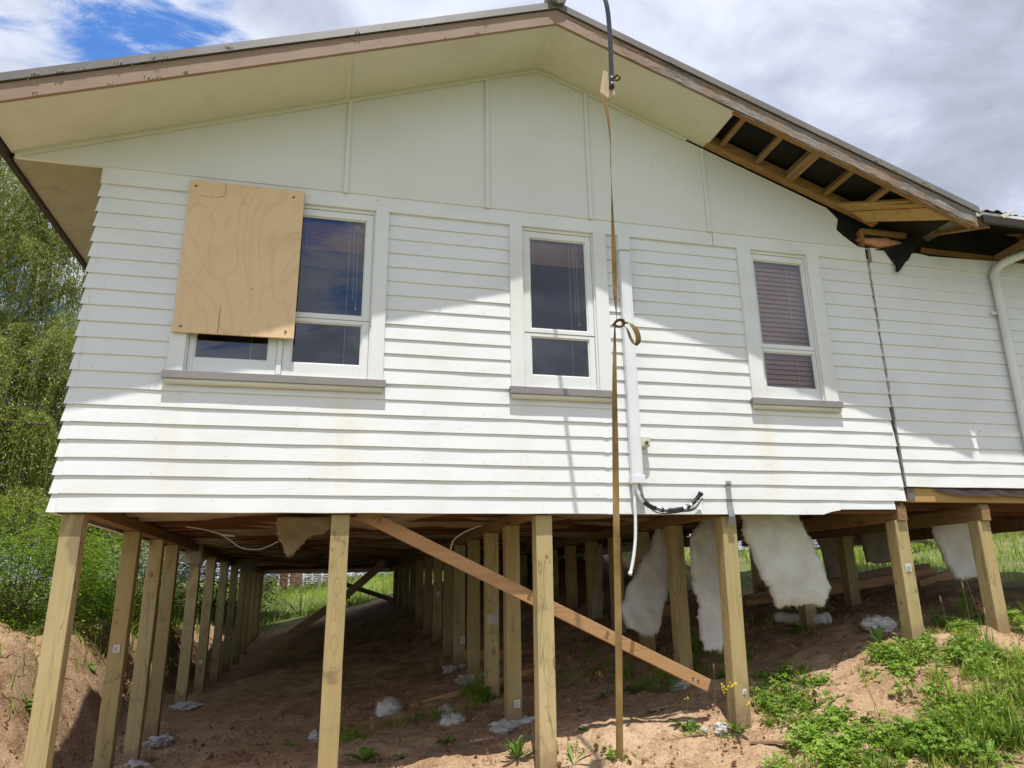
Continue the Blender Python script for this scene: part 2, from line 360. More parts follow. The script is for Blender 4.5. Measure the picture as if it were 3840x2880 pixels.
M['willow'] = foliage('willow_leaf', (.15, .20, .03), (.26, .32, .055), (.42, .44, .11), .45, 0)
M['robinia'] = foliage('pinnate_leaf', (.11, .21, .02), (.22, .35, .032), (.38, .48, .06), .45, 0)
M['darkleaf'] = foliage('dark_shrub_leaf', (.018, .04, .010), (.03, .06, .014), (.06, .10, .02), .25, .6)
M['bark'] = plain('grey_brown_bark', (.13, .10, .075), .9, .3, 7, .1, .9)
M['stem'] = plain('dry_green_stem', (.17, .17, .06), .8)
M['twig'] = plain('thin_willow_twig', (.15, .14, .05), .8)
M['yellow'] = plain('yellow_petal', (.75, .55, .03), .6)
M['brick'] = plain('red_brown_brick', (.26, .12, .085), .9, .4, 9)
M['fence'] = wood('tan_fence_board', (.34, .25, .14), (.42, .32, .19), 0, .3, dark=(.18, .12, .06))
# ------------------------------------------------------------------ ground
CP = [(-1.5, .03, .24), (-1.56, 1.7, .2), (-1.56, 2.8, .12), (-1.56, 3.65, .2), (-1.56, 5.35, .30), (-1.56, 7, .25), (-1.56, 8.6, .25), (-1.56, 10.3, .26), (-1.56, 12, .24), (-1.56, 15, .40), (-1.56, 17, .46),
      (.1, .03, .30), (1.55, .03, .34), (1.6, 1.07, .52), (1.63, 2, .60), (1.66, 3.05, .69), (1.75, 4.5, .74), (1.85, 8, .95), (1.95, 12, 1.2), (2, 15, 1.36), (2.1, 17.2, 1.45),
      (3.09, .03, .56), (3.17, .5, .71), (3.18, 1.12, .74), (3.24, 1.94, .96), (3.3, 4.5, 1.35), (3.5, 7, 1.72), (3.5, 10, 1.88), (3.5, 14, 1.98), (4.6, 4.6, 1.72), (5, 7, 2.02), (5, 10, 2.14), (7, 8, 2.25), (4.4, 12, 2.1), (7, 12, 2.4), (2.6, 15, 1.6), (1.96, .5, .60), (1.5, .5, .49), (.6, .5, .40),
      (4.77, .03, 1.07), (5.66, .03, 1.13), (5.7, 2.05, 1.33), (4.77, 1.6, 1.17), (5, 4.6, 1.5), (6.8, .1, 1.2), (7, 2.5, 1.45), (8, 4, 1.68), (9, 1, 1.35),
      (4.2, -1.3, .5), (3, -1., .3), (5.2, -1.5, .55), (1.7, -.9, .2), (0, -1, .1), (-1.8, -1, .1), (7, -1.5, .8), (-3, -1.5, .15), (-3, 1, .3), (-3, 4, .35), (-3, 9, .4), (-3, 15, .5),
      (0, 8, .58), (0, 12, .62), (.3, 15.5, .85), (0, 4, .42), (0, 2, .36), (.2, 18, 1.0), (-1, 5, .32),
      (0, -5.5, 0), (5, -5.5, .2), (-5, -5.5, -.1), (8, -5, .6), (-2, 22, .95), (1, 22, 1.35), (3, 22, 1.9), (-4, 20, .7), (-2, 32, 1.45), (2, 32, 2.0), (6, 30, 2.6), (6, 20, 2.2),
      (9.5, 6, 1.84), (11.7, 8.5, 2.12), (12.4, 6.3, 2.28), (14, 11, 2.35), (11, 3, 1.7), (15, 4, 2.3), (18, 10, 2.6), (12, -3, 1.3), (-8, 6, .6), (-10, 15, .8), (-9, 0, .2), (10, 16, 2.4), (9, 10, 1.9),
      (-30, -10, 0), (40, -10, 2), (-30, 30, 1.2), (40, 30, 3.), (-30, 80, 2.2), (0, 80, 2.6), (40, 80, 3.5), (0, -20, -.3), (20, 45, 3), (-10, 50, 1.7), (3, 50, 2.3)]
_P = np.array(CP); _n = len(_P)
def _U(d2): return np.where(d2 > 1e-12, d2 * np.log(np.maximum(d2, 1e-12)), 0)
_A = np.zeros((_n + 3, _n + 3)); _D2 = ((_P[:, None, :2] - _P[None, :, :2]) ** 2).sum(-1)
_A[:_n, :_n] = _U(_D2) + np.eye(_n) * .03; _A[:_n, _n] = 1; _A[:_n, _n + 1:] = _P[:, :2]; _A[_n:, :_n] = _A[:_n, _n:].T
_W = np.linalg.solve(_A, np.concatenate([_P[:, 2], [0, 0, 0]]))
def sstep(x, a, b): t = np.clip((x - a) / (b - a), 0, 1); return t * t * (3 - 2 * t)
def gz(x, y):
    x = np.atleast_1d(np.asarray(x, float)); y = np.atleast_1d(np.asarray(y, float)); r = np.zeros(len(x))
    for i in range(0, len(x), 20000):
        xs, ys = x[i:i + 20000], y[i:i + 20000]
        r[i:i + 20000] = _U((xs[:, None] - _P[:, 0]) ** 2 + (ys[:, None] - _P[:, 1]) ** 2) @ _W[:_n] + _W[_n] + _W[_n + 1] * xs + _W[_n + 2] * ys
    edge = -1.93 + .06 * np.sin(y * 2.1) + .03 * np.sin(y * 5.3 + 1) - .10 * sstep(y, 2.5, .8)
    wob = .10 * np.sin(x * 3.1 + y * 1.7) + .06 * np.sin(x * 7 - y * 4)
    r += (.88 + wob * .6) * sstep(x, edge, edge - .78 - .25 * sstep(y, 3, 1)) * sstep(y, -.6, 2.6) * (1 - .55 * sstep(y, 8, 16))
    return r
def g1(x, y): return float(gz(x, y)[0])
def ground_at(px, py):
    d = RX * ((px - 2002.123) / FPX) - UX * ((py - 1330.652) / FPX) + FX
    t = np.arange(3.5, 60, .02); P = np.array(EYE)[None] + t[:, None] * np.array(d)[None]
    k = np.nonzero(P[:, 2] < gz(P[:, 0], P[:, 1]))[0]
    return Vector(P[k[0]]) if len(k) else Vector(P[-1])
def axis(segs):
    o = []
    for a, b, n in segs: o += list(np.linspace(a, b, n, endpoint=False))
    return np.array(o + [segs[-1][1]])
GX = axis([(-120, -30, 10), (-30, -8, 22), (-8, -3.4, 40), (-3.4, 7, 230), (7, 16, 60), (16, 40, 24), (40, 160, 12)])
GY = axis([(-60, -8, 14), (-8, -1.9, 30), (-1.9, 3.4, 130), (3.4, 9, 70), (9, 20, 60), (20, 60, 40), (60, 220, 16)])
gx, gy = np.meshgrid(GX, GY); fx, fy = gx.ravel(), gy.ravel(); fz = gz(fx, fy)
near = sstep(fx, -6, -3.5) * (1 - sstep(fx, 8, 12)) * sstep(fy, -4, -2) * (1 - sstep(fy, 14, 20))
nz = np.array([noise.fractal(Vector((x * 2.3, y * 2.3, .3)), 1., 2.1, 5) if q > .01 else 0 for x, y, q in zip(fx, fy, near)])
nf = np.array([noise.noise(Vector((x * 15, y * 15, 4.))) if q > .01 else 0 for x, y, q in zip(fx, fy, near)])
fz = fz + near * (.05 * nz + .02 * nf + .022 * np.maximum(0, nz - .25)) + near * sstep(fx, -1.8, -2.2) * (.07 * nz * (fy > -1) + .018 * nf)
nxg, nyg = len(GX), len(GY)
faces = [(j * nxg + i, j * nxg + i + 1, (j + 1) * nxg + i + 1, (j + 1) * nxg + i) for j in range(nyg - 1) for i in range(nxg - 1)]
g = MB(); g.v = list(zip(fx.tolist(), fy.tolist(), fz.tolist())); g.f = faces
GROUND = g.build('ground', M['soil'], smooth=True); tag(GROUND, 'sloping bare sandy red soil under and around the raised house', 'ground', kind='structure')

# ------------------------------------------------------------------ house
H = empty('house', (0, 0, 2.1), 'white weatherboard house raised on timber posts with a torn right eave', 'house')
ZB, BS = 2.125, .118; CR = 4.816; RIDX, RIDZ, SL = 1.614, 6.03, .361; DEP = 17.4
def sof(x): return RIDZ - SL * abs(x - RIDX)
OPEN = [(-1.06, .31), (1.39, 2.12), (3.48, 4.21)]
def board(mb, x0, x1, z, h=BS, yb=-.0185, yt=-.0065, seg=.28, zb2=None, lap=.02):
    n = max(1, int((x1 - x0) / seg)); vs = []; fs = []
    for i in range(n + 1):
        x = x0 + (x1 - x0) * i / n; j = random.uniform(-.0018, .0018); k = random.uniform(-.0022, .0018)
        zz = z + k if zb2 is None else z + (zb2 - z) * i / n + k * 3
        vs += [(x, .004, zz + .003), (x, yb + j + .003, zz), (x, yb + j, zz + .003), (x, yt, z + h + lap)]
    for i in range(n):
        for q in range(3): fs.append((i * 4 + q, i * 4 + 4 + q, i * 4 + 5 + q, i * 4 + 1 + q))
    fs += [(0, 1, 2, 3), (n * 4 + 3, n * 4 + 2, n * 4 + 1, n * 4)]
    mb.add(vs, fs)
wb = MB()
for k in range(20):
    z = ZB + BS * k; zc = z + BS / 2; e = CR - random.uniform(0, .006) - (.016 if 2 < k < 8 else 0) * random.random()
    iv = [(-1.69, e)]
    if 3.069 - .01 < zc < 4.476:
        iv = []; a = -1.69
        for o0, o1 in OPEN: iv.append((a, o0)); a = o1
        iv.append((a, e))
    for a, b in iv:
        if k == 0: board(wb, a, 3.98, z); board(wb, 3.98, 4.15, z, zb2=z + .040, seg=.06); board(wb, 4.15, 4.70, z + .045, BS - .045, yb=-.0142)
        else: board(wb, a, b, z)
    # mitred corner soakers and the joint soakers under the middle window
    for (s0, s1) in [(-1.709, -1.655)] + ([(2.085, 2.128)] if k < 8 else []) + ([(4.765, e + .001)] if k in (1, 2) else []):
        y0, y1 = -.0205, -.0085
        if s0 < -1.7: wb.add([(s0, .03, z), (s0, y0, z), (s1, y0, z - .001), (s1, y1, z + BS + .004), (s0 + .018, y1, z + BS + .004), (s0 + .018, .03, z + BS + .004)], [(1, 2, 3, 4), (0, 1, 4, 5)])
        else: wb.add([(s0, y0, z - .001), (s1, y0, z - .001), (s1, y1, z + BS - .004), (s0, y1, z + BS - .004)], [(0, 1, 2, 3)])
WALL = wb.build('weatherboard_wall', M['white'], H)
WALL['label'] = 'long white weatherboard wall with three windows'
wr = MB()
for k in range(2, 20):
    z = ZB + BS * k; s0 = CR + .004 + random.uniform(-.002, .005) + (.020 if 2 <= k < 8 else 0)
    board(wr, s0, 8.61, z + .003)
WR = wr.build('weatherboard_wall', M['white'], H); WR['label'] = 'white weatherboard wall right of the vertical crack'
ws = MB()                                   # left side and back walls
for k in range(21):
    z = ZB + BS * k
    ws.add([(-1.668, 0.02, z), (-1.707, .02, z), (-1.695, .02, z + BS + .02), (-1.668, DEP, z), (-1.707, DEP, z), (-1.695, DEP, z + BS + .02)], [(0, 1, 4, 3), (1, 2, 5, 4)])
ws.build('side_wall', M['white'], H)
bk = MB(); bk.prism([(-1.7, 2.125), (4.81, 2.125), (4.81, sof(4.81)), (RIDX, RIDZ), (-1.7, sof(-1.7))], DEP, DEP + .02)
bk.build('back_wall', M['white'], H)
r2 = MB(); r2.box(8.6, 8.62, 0, 4.2, 2.36, 4.62); r2.box(4.84, 8.6, 4.2, 4.22, 2.36, 4.62); r2.box(4.79, 4.81, 4.2, DEP, 2.125, 4.62); r2.build('wing_wall', M['white'], H)
gs = MB()
for k in range(2, 20): gs.beam((CR + .012 + random.uniform(-.004, .004), -.003, ZB + BS * k), (CR + .012 + random.uniform(-.004, .004), -.003, ZB + BS * (k + 1)), .05 if k < 8 else .03, .012, (1, 0, 0), 2, .003)
gs.beam((4.845, -.022, 4.47), (4.842, -.022, 4.615), .022, .02, (1, 0, 0), 3, .003)
gs.build('rotted_stud', M['greywood'], H)
bb = MB(); bb.box(-1.70, 3.20, -.032, -.004, 4.474, 4.606); bb.box(3.206, 4.80, -.031, -.004, 4.474, 4.603); bb.build('frieze_board', M['trim'], H, bevel=.003)
b2 = MB(); b2.prism([(4.86, 4.478), (8.61, 4.478), (8.61, 4.622), (6.5, 4.622), (5.53, 4.594), (5.45, 4.606), (5.36, 4.612), (5.33, 4.604), (5.27, 4.52), (5.1, 4.5), (5.03, 4.615), (4.86, 4.618)], -.032, -.004)
b2.build('frieze_board', M['trim'], H)['label'] = 'ragged topped frieze board under the torn eave'
# gable sheet with battens and quadrant trim
hole = [(4.837, 4.601), (4.76, 4.606), (4.714, 4.614), (4.64, 4.66), (4.57, 4.71), (4.509, 4.761), (4.522, 4.82), (4.539, 4.875), (4.50, 4.92), (4.428, 4.986), (4.30, 5.03), (4.186, 5.075)]
gp = MB(); gp.prism([(-2.268, 4.601)] + hole + [(RIDX, RIDZ - .01), (-2.268, 4.612)], -.040, -.006)
GP = gp.build('gable_sheet', M['panel'], H)
for x, wd in ((.02, .036), (1.155, .036), (2.053, .034), (3.168, .032)):
    b = MB(); b.box(x - wd / 2, x + wd / 2, -.056, -.041, 4.593, sof(x) - .03); b.build('batten', M['panel'], GP, bevel=.004)
for xa, xb in ((-2.26, RIDX), (RIDX, 3.02)):
    b = MB(); b.beam((xa, -.052, sof(xa) - .016), (xb, -.052, sof(xb) - .016), .022, .034, (0, 0, 1), 8, .0008); b.build('scotia_trim', M['soffit'], GP, bevel=.006)
# soffits
so1 = MB(); so1.prism([(-2.28, sof(-2.28)), (RIDX, RIDZ), (RIDX, RIDZ + .012), (-2.28, sof(-2.28) + .012)], -.622, -.041)
SO = so1.build('gable_soffit', M['soffit'], H, fix=True)
for x in (-.01, RIDX):
    b = MB(); b.beam((x, -.62, sof(x) - .005), (x, -.06, sof(x) - .005), .045, .012, (0, 0, 1)); b.build('joint_batten', M['soffit'], SO, bevel=.003)
so2 = MB(); so2.prism([(RIDX, RIDZ), (3.205, sof(3.205)), (3.205, sof(3.205) + .012), (RIDX, RIDZ + .012)], -.622, -.041); so2.build('gable_soffit', M['soffit'], H, fix=True)
so3 = MB(); so3.box(-2.285, -1.70, -.004, DEP, 4.60, 4.612); so3.build('eave_soffit', M['soffitold'], H)
fb = MB(); fb.box(-2.33, -2.29, -.62, DEP + .3, 4.575, 4.745); fb.build('fascia_board', M['fascia'], H, bevel=.003)
for n_, xa, xb in (('L', -2.35, RIDX), ('R', RIDX, 5.52)):
    b = MB(); nseg = 60; pr = []
    vs = []; fs = []
    for i in range(nseg + 1):
        x = xa + (xb - xa) * i / nseg; rot = max(0, (x - 3.2) / 2.3) if n_ == 'R' else 0
        jz = random.uniform(-.004, .001) * (.4 + 3 * rot); jy = random.uniform(-.002, .002) * (1 + 2 * rot)
        z0 = sof(x) - .012; z1 = z0 + .135
        vs += [(x, -.622, z0), (x, -.650 + jy, z0 - jz * (1 + rot)), (x, -.650 + jy * .5, z0 + .07), (x, -.650, z1), (x, -.622, z1)]
    for i in range(nseg):
        for q in range(5): fs.append((i * 5 + q, i * 5 + (q + 1) % 5, i * 5 + 5 + (q + 1) % 5, i * 5 + 5 + q))
    fs += [(4, 3, 2, 1, 0), tuple(nseg * 5 + q for q in range(5))]
    b.add(vs, fs); o = b.build('barge_board', M['barge'], H, fix=True)
    o['label'] = 'brown painted barge board' if n_ == 'L' else 'badly peeling and rotting barge board'
    f = MB(); xe = xb if n_ == 'L' else 5.55; x0 = xa - .03 if n_ == 'L' else xa
    nn = 4
    for i in range(nn):
        a_, c_ = x0 + (xe - x0) * i / nn, x0 + (xe - x0) * (i + 1) / nn + .03 * (i < nn - 1)
        of = .0015 * (i % 2)
        f.add([(a_, -.668 - of, sof(a_) + .128), (c_, -.668 - of, sof(c_) + .128), (c_, -.662 - of, sof(c_) + .197), (a_, -.662 - of, sof(a_) + .197), (c_, -.45, sof(c_) + .205), (a_, -.45, sof(a_) + .205), (a_, -.652, sof(a_) + .128), (c_, -.652, sof(c_) + .128)],
              [(0, 1, 2, 3), (3, 2, 4, 5), (6, 7, 1, 0)])
    f.build('barge_flashing', M['flash'], H)
    # roof sheet with ribs running down the slope
    rs = MB(); ys = []; y = -.45
    while y < DEP + .4: ys += [(y, 0), (y + .03, .03), (y + .06, .03), (y + .09, 0)]; y += .25
    vs = []; fs = []
    xl = xa - .05 if n_ == 'L' else 5.6
    for (yy, dzz) in ys: vs += [(RIDX, yy, RIDZ + .19 + dzz), (xl, yy, sof(xl) + .19 + dzz)]
    for i in range(len(ys) - 1): fs.append((i * 2, i * 2 + 1, i * 2 + 3, i * 2 + 2))
    rs.add(vs, fs); rs.build('roof_sheet', M['flash'], H)
    pu = MB(); x1 = -2.29 if n_ == 'L' else 5.5
    pu.prism([(RIDX, RIDZ + .172), (x1, sof(x1) + .172), (x1, sof(x1) + .178), (RIDX, RIDZ + .178)], -.62, DEP); pu.build('roof_underlay', M['paper'], H)
rc = MB(); rc.tube([(RIDX, -.70, RIDZ + .235), (RIDX, DEP + .4, RIDZ + .235)], .085, 14); rc.build('ridge_cap', M['flash'], H)
for _ in range(30):
    li = MB()
    x = random.choice([random.uniform(-2.2, 1.5), random.uniform(-2.2, -1.2), random.uniform(3.6, 5.4)]); top = random.random() < .55
    if random.random() < .5 and x > 1.7: top = True
    c = Vector((x, -.672 if top else -.654, sof(x) + (random.uniform(.125, .16) if top else random.choice([random.uniform(0, .01), random.uniform(.1, .122)]))))
    for _ in range(random.randint(3, 9)):
        q = c + Vector((random.gauss(0, .012), 0, random.gauss(0, .007))); r = random.uniform(.0015, .0045)
        li.tube([q + Vector((0, .003, 0)), q - Vector((0, .004, 0)), q - Vector((0, .005, 0))], [r, r * .9, r * .3], 5)
    li.build('lichen_patch', M['lichen'], H)
# torn eave on the right: exposed framing
def soz(x, y, dz=0): return (x, y, sof(x) + dz)
rw = MB(); rw.beam(soz(3.207, -.085, .05), soz(4.93, -.085, .045), .085, .10, (0, 0, 1), 8, .001); rw.build('gable_rafter', M['rafter'], H, bevel=.003)
rw = MB(); rw.beam(soz(3.2, -.60, .035), soz(5.50, -.60, .03), .04, .085, (0, 0, 1), 14, .002); rw.build('fly_rafter', M['rafter'], H)
for i, (x, wd, h) in enumerate(((3.215, .03, .05), (3.325, .045, .06), (3.675, .045, .06), (4.0, .085, .09), (4.36, .045, .06), (4.71, .045, .06))):
    b = MB(); b.beam(soz(x, -.58, .05), soz(x + .01, -.128, .05), wd, h, (.36, 0, 1)); b.build('lookout', M['raftery'], H, bevel=.003)
dr = MB(); dr.prism([(3.2, sof(3.2) + .14), (5.45, sof(5.45) + .14), (5.45, sof(5.45) + .146), (3.2, sof(3.2) + .146)], -.60, 0); dr.build('roof_underlay', M['paper'], H)
def plank3(name, a, b, c, d, th, m, par=H, lab=None):
    """board with its visible face a,b,c,d, thickness th away from the eye"""
    a, b, c, d = map(Vector, (a, b, c, d)); n = (b - a).cross(d - a).normalized()
    if n.dot(EYE - a) > 0: n = -n
    mb = MB(); vs = [a, b, c, d] + [p + n * th for p in (a, b, c, d)]
    mb.add(vs, [(0, 1, 2, 3), (7, 6, 5, 4), (0, 4, 5, 1), (1, 5, 6, 2), (2, 6, 7, 3), (3, 7, 4, 0)])
    o = mb.build(name, m, par, bevel=.002, fix=True)
    if lab: o['label'] = lab
    return o
def c3p(x, y): return (2560 + x / 1.728, y / 1.728)
def z6(x, y): return (3000 + x / 2.633, 600 + y / 2.633)
plank3('eave_lining', at(*c3p(1000, 1325), -.13), at(*c3p(1545, 1297), -.585), at(*c3p(1600, 1342), -.585), at(*c3p(1085, 1368), -.13), .03, M['sark'])
plank3('eave_lining', at(*c3p(1090, 1373), -.12), at(*c3p(1608, 1347), -.58), at(*c3p(1800, 1425), -.595), at(*c3p(1182, 1438), -.10), .03, M['sark'])
plank3('eave_lining', at(*c3p(1000, 1322), -.12), at(*c3p(1530, 1296), -.57), at(*c3p(1520, 1298), -.57), at(*c3p(1000, 1312), -.08), .03, M['rafter'])
plank3('wall_plate', at(*z6(600, 672), -.01), at(*z6(1060, 720), -.01), at(*z6(1060, 775), -.01), at(*z6(640, 728), -.01), .05, M['rafter'])
plank3('stub_stud', at(*z6(585, 690), -.03), at(*z6(635, 690), -.03), at(*z6(640, 880), -.03), at(*z6(615, 880), -.03), .05, M['rafter'])
plank3('wing_top_plate', at(*z6(1195, 862), 0), at(*z6(2215, 985), 0), at(*z6(2215, 1040), 0), at(*z6(1195, 915), 0), .07, M['rafter'])
plank3('rafter_tail', at(*z6(1255, 650), -.05), at(*z6(1795, 570), -.60), at(*z6(1850, 655), -.60), at(*z6(1258, 745), -.05), .045, M['raftery'])
plank3('rafter_tail', at(*z6(1905, 950), 0), at(*z6(2600, 560), -.60), at(*z6(2640, 670), -.60), at(*z6(1930, 1005), 0), .045, M['raftery'])
plank3('ceiling_joist', at(*z6(1600, 812), .3), at(*z6(2400, 690), -.2), at(*z6(2420, 780), -.2), at(*z6(1830, 850), .3), .045, M['raftery'])
plank3('soffit_block', at(*z6(1785, 812), .1), at(*z6(1890, 812), .1), at(*z6(1890, 848), .1), at(*z6(1785, 845), .1), .04, M['raftery'])
pk = MB()                                    # pink wool lump in the open wall top
vs = []; fs = []; nu, nv = 22, 9
a, b = at(*z6(560, 790), .0), at(*z6(1010, 800), .0)
for i in range(nu + 1):
    for j in range(nv):
        t = i / nu; c = a.lerp(b, t) - Vector((0, 0, .02 * math.sin(t * 3) + .03 * t)); q = 2 * math.pi * j / nv
        r = .055 * math.sin(math.pi * min(.97, max(.05, t))) ** .6 * (1 + .35 * noise.noise(Vector((t * 6, j, 2))))
        vs.append(c + Vector((0, math.cos(q) * r, math.sin(q) * r)))
for i in range(nu):
    for j in range(nv): fs.append((i * nv + j, i * nv + (j + 1) % nv, (i + 1) * nv + (j + 1) % nv, (i + 1) * nv + j))
pk.add(vs, fs); pk.build('wool_lump', M['pink'], H, smooth=True)
fl = MB()                                    # torn flap of building paper
P_ = [z6(740, 885), z6(835, 892), z6(945, 1045), z6(945, 1098), z6(962, 1108), z6(982, 1098), z6(1010, 1050), z6(1095, 935), z6(1230, 790), z6(1150, 700), z6(1000, 830)]
f_ = [at(*p, -.045 - .02 * (i in (3, 4, 5))) for i, p in enumerate(P_)]
fl.add(f_ + [p + Vector((0, .004, 0)) for p in f_], [tuple(range(len(f_))), tuple(range(2 * len(f_) - 1, len(f_) - 1, -1))])
fl.build('paper_flap', M['paper'], H)
hp = MB(); hp.box(4.1, 8.6, .02, .03, 4.5, 5.05); hp.build('building_paper', M['paper'], H)
# wing roof and gutter remnant
wf = MB()
prof = [(-.62, 4.80), (2.1, 4.80 + 2.72 * .36), (4.8, 4.80)]
xs_ = np.arange(5.5, 9.1, .02); vs = []; fs = []
for i, x in enumerate(xs_):
    dzz = .012 * math.sin(x * 2 * math.pi / .12) - (.02 * max(0, 1 - (x - 5.5) / .25))
    for y, z in prof: vs.append((x, y - .02 * math.sin(x * 9), z + dzz))
for i in range(len(xs_) - 1): fs += [(i * 3, i * 3 + 3, i * 3 + 4, i * 3 + 1), (i * 3 + 1, i * 3 + 4, i * 3 + 5, i * 3 + 2)]
wf.add(vs, fs); wf.build('wing_roof_sheet', M['iron'], H)
ww = MB(); ww.prism([(5.56, 4.745), (9.05, 4.70), (9.05, 4.78), (5.56, 4.79)], -.612, -.59); ww.build('eave_batten', M['pvc'], H)
gt = MB(); gt.prism([(5.60, 4.665), (9.05, 4.62), (9.05, 4.71), (5.60, 4.745)], -.645, -.613); gt.build('gutter_fascia', M['fascia'], H, bevel=.004)
bkp = plank3('gutter_bracket', at(*z6(1975, 545), -.65), at(*z6(2130, 483), -.65), at(*z6(2140, 490), -.65), at(*z6(2020, 575), -.65), .006, M['creambox'])
wu = MB(); wu.add([(5.5, -.58, 4.76), (9., -.58, 4.76), (9., 2.1, 5.72), (5.5, 2.1, 5.72), (9., 4.7, 4.76), (5.5, 4.7, 4.76)], [(0, 1, 2, 3), (3, 2, 4, 5)]); wu.build('roof_underlay', M['paper'], H)
wc = MB(); wc.box(4.9, 8.55, .05, 4.15, 4.75, 4.76); wc.build('wing_ceiling', M['dark'], H)
# windows -----------------------------------------------------------
def window(x0, x1, panes, sash, boarded=False, blind=None):
    """x0..x1 outer edges of the facings; panes: list of (xa, xb); sash: x range between facings"""
    m = MB(); s0, s1 = sash
    zt, zb_ = 4.474, 3.088
    m.box(s0 - .06, s0 + .012, -.012, .09, zb_, zt); m.box(s1 - .012, s1 + .06, -.012, .09, zb_, zt)        # jambs
    m.box(s0 + .012, s1 - .012, -.010, .09, 4.448, zt); m.box(s0 + .012, s1 - .012, -.006, .09, zb_, 3.104)
    for i, (a, b) in enumerate(panes):
        la = s0 + .014 if i == 0 else (panes[i - 1][1] + a) / 2 + .02; lb = s1 - .014 if i == len(panes) - 1 else (b + panes[i + 1][0]) / 2 - .02
        for (z0, z1, zs0, zs1, yy) in ((3.59, 4.392, 3.556, 4.446, .0), (3.203, 3.525, 3.106, 3.553, .004)):
            m.box(la, a, yy, yy + .045, zs0, zs1); m.box(b, lb, yy, yy + .045, zs0, zs1)
            m.box(a, b, yy + .0005, yy + .0445, zs0, z0); m.box(a, b, yy + .0005, yy + .0445, z1, zs1)
            for (p, q, r, s) in ((a - .001, a + .010, z0, z1), (b - .010, b + .001, z0, z1), (a + .010, b - .010, z0 - .001, z0 + .009), (a + .010, b - .010, z1 - .009, z1 + .001)):
                m.box(p, q, yy + .012, yy + .03, r, s)
        if i: m.box((panes[i - 1][1] + a) / 2 - .018, (panes[i - 1][1] + a) / 2 + .018, -.008, .06, zb_ + .016, 4.447)
    W_ = m.build('window', M['trim'], H, bevel=.0025)
    for (a, b) in ((x0, s0), (s1, x1)):
        f = MB(); f.box(a, b, -.040, -.002, 3.086, 4.4735); f.build('facing', M['trim'], W_, bevel=.003)
    s = MB(); s.prism([(x0 - .018, 3.03), (x1 + .018, 3.03), (x1 + .018, 3.087), (x0 - .018, 3.087)], -.068, -.046); s.box(x0 - .017, x1 + .017, -.0455, .05, 3.06, 3.0855)
    s.build('sill', M['sillbrown'], W_, bevel=.003)
    u = MB(); u.tube([(x0 + .0, -.036, 3.018), (x1 - .0, -.036, 3.018)], .024, 10); u.build('under_sill_moulding', M['soffit'], W_, smooth=True)
    for (a, b) in panes:
        for (z0, z1) in ((3.59, 4.392), (3.203, 3.525)):
            p = MB(); p.add([(a, .022, z0), (b, .022, z0), (b, .022, z1), (a, .022, z1)], [(0, 1, 2, 3)]); p.build('pane', M['glass'], W_)
    if blind:
        bl = MB()
        for (xa, xb, zlo, zhi, n, tilt) in blind:
            for i in range(n):
                z = zlo + (zhi - zlo) * i / max(1, n - 1); dyy = .024 * math.cos(tilt); dzz = .024 * math.sin(tilt); bow = random.uniform(-.002, .002)
                bl.beam((xa, .088, z + bow), (xb, .088, z - bow), .048, .003, (0, -math.sin(tilt), math.cos(tilt)))
        B = bl.build('venetian_blind', M['blind'], W_)
        cd = MB()
        for (xa, xb, zlo, zhi, n, tilt) in blind:
            for fx_ in (.14, .72): cd.tube([(xa + (xb - xa) * fx_,   .060, 3.22 if n < 20 and fx_ > .5 else zlo), (xa + (xb - xa) * fx_, .060, zhi)], .0016, 5)
            if n < 20:
                cx = xa + (xb - xa) * .78
                cd.tube([(cx, .058, zhi), (cx + .01, .058, 3.75)], .0016, 5); cd.tube([(cx + .03, .058, zhi), (cx + .034, .058, 3.68)], .0016, 5); cd.tube([(cx + .034, .058, 3.685), (cx + .034, .058, 3.655)], [.003, .008], 6)
                cd.tube([(cx + .02 * math.sin(t * 2.4), .058, zhi - .05 - .012 * t) for t in range(10)], .0016, 5)
        cd.build('blind_cord', M['pvc'], W_)
    return W_
window(-1.112, .364, [(-.955, -.456), (-.302, .197)], (-1.005, .262), blind=[(-.97, -.43, 4.20, 4.385, 17, .75), (-.33, .23, 4.16, 4.385, 17, .75)])['label'] = 'wide double window half covered by plywood'
window(1.341, 2.180, [(1.516, 2.008)], (1.446, 2.068), blind=[(1.49, 2.03, 4.20, 4.385, 17, .75)])['label'] = 'narrow window with its blind pulled up'
window(3.430, 4.270, [(3.604, 4.106)], (3.560, 4.140), blind=[(3.575, 4.125, 3.19, 4.385, 28, 1.0)])['label'] = 'narrow window with closed brown blind'
# dark rooms behind the glass
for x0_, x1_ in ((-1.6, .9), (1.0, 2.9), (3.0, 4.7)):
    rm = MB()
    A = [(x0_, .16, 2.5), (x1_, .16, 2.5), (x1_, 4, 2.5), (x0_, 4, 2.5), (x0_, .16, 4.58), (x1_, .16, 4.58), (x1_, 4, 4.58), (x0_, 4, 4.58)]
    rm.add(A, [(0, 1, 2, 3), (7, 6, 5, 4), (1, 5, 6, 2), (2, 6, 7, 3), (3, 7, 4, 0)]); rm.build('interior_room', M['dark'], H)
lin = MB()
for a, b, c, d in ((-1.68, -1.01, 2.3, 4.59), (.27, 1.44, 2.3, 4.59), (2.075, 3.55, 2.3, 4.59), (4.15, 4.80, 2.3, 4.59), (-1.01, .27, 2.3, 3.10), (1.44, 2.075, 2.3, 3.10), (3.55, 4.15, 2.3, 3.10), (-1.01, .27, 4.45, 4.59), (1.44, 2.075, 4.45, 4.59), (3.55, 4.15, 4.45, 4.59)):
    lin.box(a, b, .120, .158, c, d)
lin.build('wall_lining', M['dark'], H)
